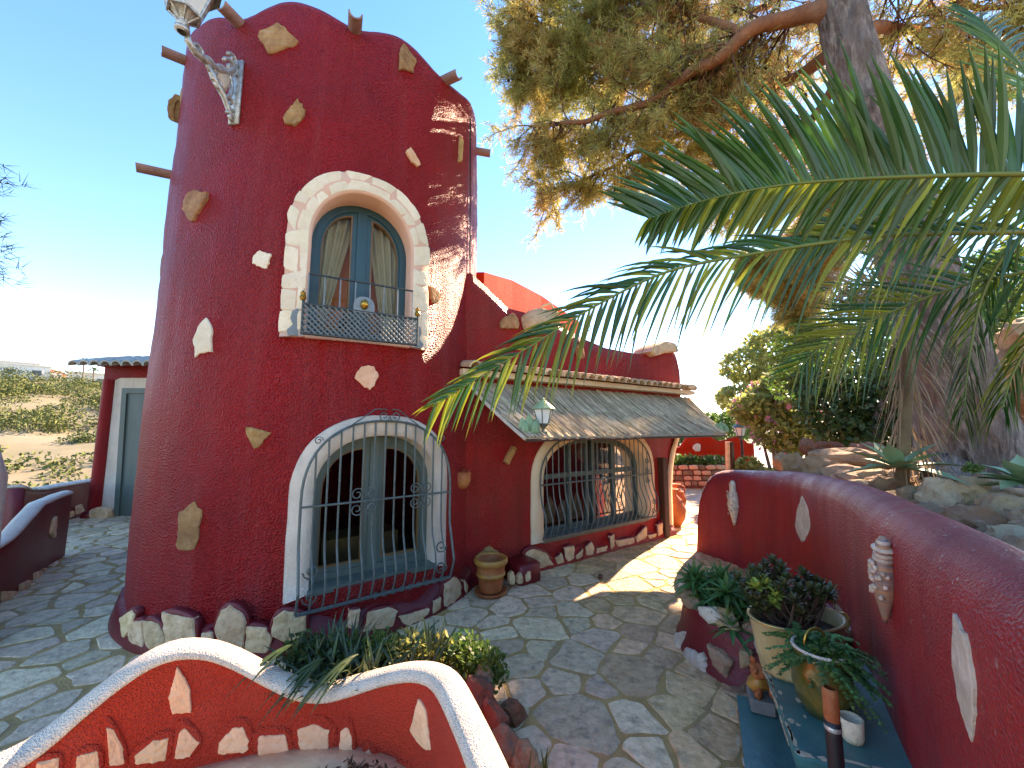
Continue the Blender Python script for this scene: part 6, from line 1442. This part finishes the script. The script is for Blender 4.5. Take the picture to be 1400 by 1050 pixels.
# jade plant in the tub
jd = thing('jade_plant', 'bushy jade plant with dark and lime rosettes in the enamel tub', 'plant', tc_ + Vector((0, 0, .22)))
stm = MB(); jl = {'jade': MB(), 'jadey': MB()}
for k in range(70):
    a = rnd.uniform(0, 6.283); rr = rnd.uniform(.02, 1)**.6; e = tc_ + Vector((.0 + -.03 + .24 * rr * math.cos(a), .05 + .18 * rr * math.sin(a), .25 + .24 * (1 - .5 * rr * rr) * rnd.uniform(.35, 1.1)))
    b = tc_ + Vector((rnd.uniform(-.15, .15), rnd.uniform(-.08, .08), .2)); stm.add(*tube([b, b.lerp(e, .6) + Vector((0, 0, -.02)), e], [.009, .006, .004], 5))
    lime = e.x < tc_.x - .1 and rnd.random() < .4
    for q in range(20):
        an = q * 2.4; el = -.4 + 1.7 * q / 20; d = Vector((math.cos(an) * math.cos(el), math.sin(an) * math.cos(el), math.sin(el)))
        jl['jadey' if lime else 'jade'].add(*blade(e, d, rnd.uniform(.035, .052), .022, (0, 0, .15), nseg=3, fold=.3, shape=lambda t_: math.sin(math.pi * (.12 + .8 * t_)) ** .7))
stm.build('stems', 'twig', jd); jl['jade'].build('dark_leaves', 'jade', jd, kind='stuff'); jl['jadey'].build('lime_leaves', 'jadey', jd, kind='stuff')
dt = MB().add(*tube([gt(1140, 850, 2.3), gt(1142, 815, 2.32), gt(1135, 800, 2.33)], .003, 4)).add(*tube([gt(1142, 818, 2.32), gt(1152, 802, 2.33)], .002, 4)).add(*tube([gt(1140, 838, 2.3), gt(1125, 825, 2.3)], .002, 4)).build('dry_twig', 'twig', jd)
# fern in the jug
fn = thing('fern', 'lacy green fern spilling from the olive jug', 'fern', jc + Vector((0, 0, .24)))
for k in range(85):
    a = rnd.uniform(0, 6.283); el = rnd.uniform(-.1, 1.2); d = Vector((math.cos(a) * math.cos(el) + .25, math.sin(a) * math.cos(el), math.sin(el))).normalized(); L = rnd.uniform(.1, .24); p = jc + Vector((rnd.gauss(0, .03), rnd.gauss(0, .03), .24)); b = MB(); bend = Vector((d.x * .2, d.y * .2, -.9)); sd = d.cross(Vector((0, 0, 1))).normalized()
    pts_ = [p + d * L * t + bend * L * t * t * .6 for t in [i / 8 for i in range(9)]]; b.add(*tube(pts_, .0015, 3, False))
    for i in range(1, 9):
        for s_ in (-1, 1):
            for u in range(3): b.add(*blade(pts_[i] + (pts_[i] - pts_[i - 1]) * u * .3, (sd * s_ + (pts_[i] - pts_[i - 1]).normalized() * .5 + Vector((rnd.gauss(0, .3), rnd.gauss(0, .3), rnd.gauss(0, .3)))), .038 * (1.1 - i / 10), .018, (0, 0, -.2), nseg=2))
    b.build('frond', 'fern' if k % 4 else 'leafm', fn)
# ================================================================== FAR HILLSIDE
v = []; f = []; g = np.random.default_rng(5); cs = []; rs_ = []
for k in range(330):
    a = math.radians(g.uniform(-66, -38)); r = 38 + 180 * g.random()**.8; x, y = r * math.sin(a), r * math.cos(a); s = g.uniform(.6, 1)**-1.8 * (.9 if r < 90 else 1.7); cs.append((x, y, hz(x, y) + s * .25)); rs_.append((s * 1.3, s * 1.3, s * .7))
v, f = leafcloud(cs, rs_, 120000, .42, .6, 6, .3); tag(mesh_np('hill_scrub', v, f, 'bush'), 'scattered olive-green scrub covering the far hillside', 'scrub', kind='stuff')
def hillhouse(px, r, w_, h_, dpt, label, roof, nwin):
    a = math.atan2(*ray(px, 560)[:2]); x, y = r * math.sin(a), r * math.cos(a); z = hz(x, y); t = thing('hill_house', label, 'house', (x, y, z - .5), 'houses on the far hillside'); X = Vector((math.cos(a), -math.sin(a), 0)); Yv = Vector((math.sin(a), math.cos(a), 0)); c = Vector((x, y, z))
    MB().add(*box(c + Vector((0, 0, h_ / 2 - 1)), (w_, dpt, h_ + 2), X, Yv)).build('wall', 'hwhite', t)
    if roof: 
        e = w_ / 2 + .4; vv = [c + X * sx * e + Yv * sy * (dpt / 2 + .4) + Vector((0, 0, h_)) for sx, sy in ((-1, -1), (1, -1), (1, 1), (-1, 1))] + [c + X * sx * e * .5 + Vector((0, 0, h_ + 1.5)) for sx in (-1, 1)]
        MB().add(vv, [(0, 1, 5, 4), (1, 2, 5), (2, 3, 4, 5), (3, 0, 4), (3, 2, 1, 0)]).build('roof', 'hroof', t)
    else: MB().add(*box(c + Vector((0, 0, h_ + .15)), (w_ + .5, dpt + .5, .3), X, Yv)).build('roof', 'hwhite', t)
    for k in range(nwin):
        o = MB().add(*box(c + X * (w_ * ((k + .5) / nwin - .5)) - Yv * (dpt / 2 + .03) + Vector((0, 0, h_ * .55)), (w_ / nwin * .45, .1, h_ * .4), X, Yv)).build('window', 'hwhite', t)
        MB().add(*box(c + X * (w_ * ((k + .5) / nwin - .5)) - Yv * (dpt / 2 + .06) + Vector((0, 0, h_ * .55)), (w_ / nwin * .36, .1, h_ * .34), X, Yv)).build('pane', 'hglass', o)
hillhouse(8, 205, 11, 7, 9, 'wide white hill house with flat roof and three windows', False, 3); hillhouse(42, 212, 12, 5.5, 8, 'white hill house with clay hip roof beside the flat-roofed one', True, 2)
hillhouse(72, 214, 16, 4.5, 7, 'long low hill house with clay roof below the palms', True, 4); hillhouse(118, 206, 11, 6, 8, 'small square white hill house next to the porch roof', False, 2); hillhouse(24, 180, 10, 4.2, 6, 'white hill house standing lower down the slope', False, 2)
for k, (px, r, hh) in enumerate(((107, 196, 10), (122, 200, 8))):
    a = math.atan2(*ray(px, 560)[:2]); x, y = r * math.sin(a), r * math.cos(a); z = hz(x, y); t = thing('hill_palm', ['taller palm silhouette on the far hill crest', 'shorter palm silhouette on the far hill crest'][k], 'palm tree', (x, y, z - .3), 'palms on the far hill')
    MB().add(*tube([(x, y, z - .3), (x + .2, y, z + hh * .5), (x, y, z + hh)], [.3, .22, .2], 8)).build('trunk', 'bark', t)
    for q in range(18):
        an = q * 2.4; el = -.3 + 1.2 * q / 18; d = Vector((math.cos(an) * math.cos(el), math.sin(an) * math.cos(el), math.sin(el))); MB().add(*blade((x, y, z + hh), d, 3.0, .6, (0, 0, -.5), nseg=5)).build('frond', 'leafd', t)
# lower terraces seen over the boundary wall
tz = thing('lower_terrace', 'pale stepped terrace wall with tiled edge below the boundary wall', 'terrace wall', (-17, 13, -4))
for k in range(2):
    a = math.radians(-54); c = Vector((math.sin(a), math.cos(a), 0)) * (18 + 3.2 * k); X = Vector((math.cos(a), -math.sin(a), 0))
    MB().add(*box(c + Vector((0, 0, -3.4 + k * .3)), (14, .6, 5), X)).build('retaining_wall', 'rock', tz); MB().add(*box(c + Vector((0, 0, -.86 + k * .3)), (14.2, .9, .08), X)).build('tile_edge', 'hroof', tz)
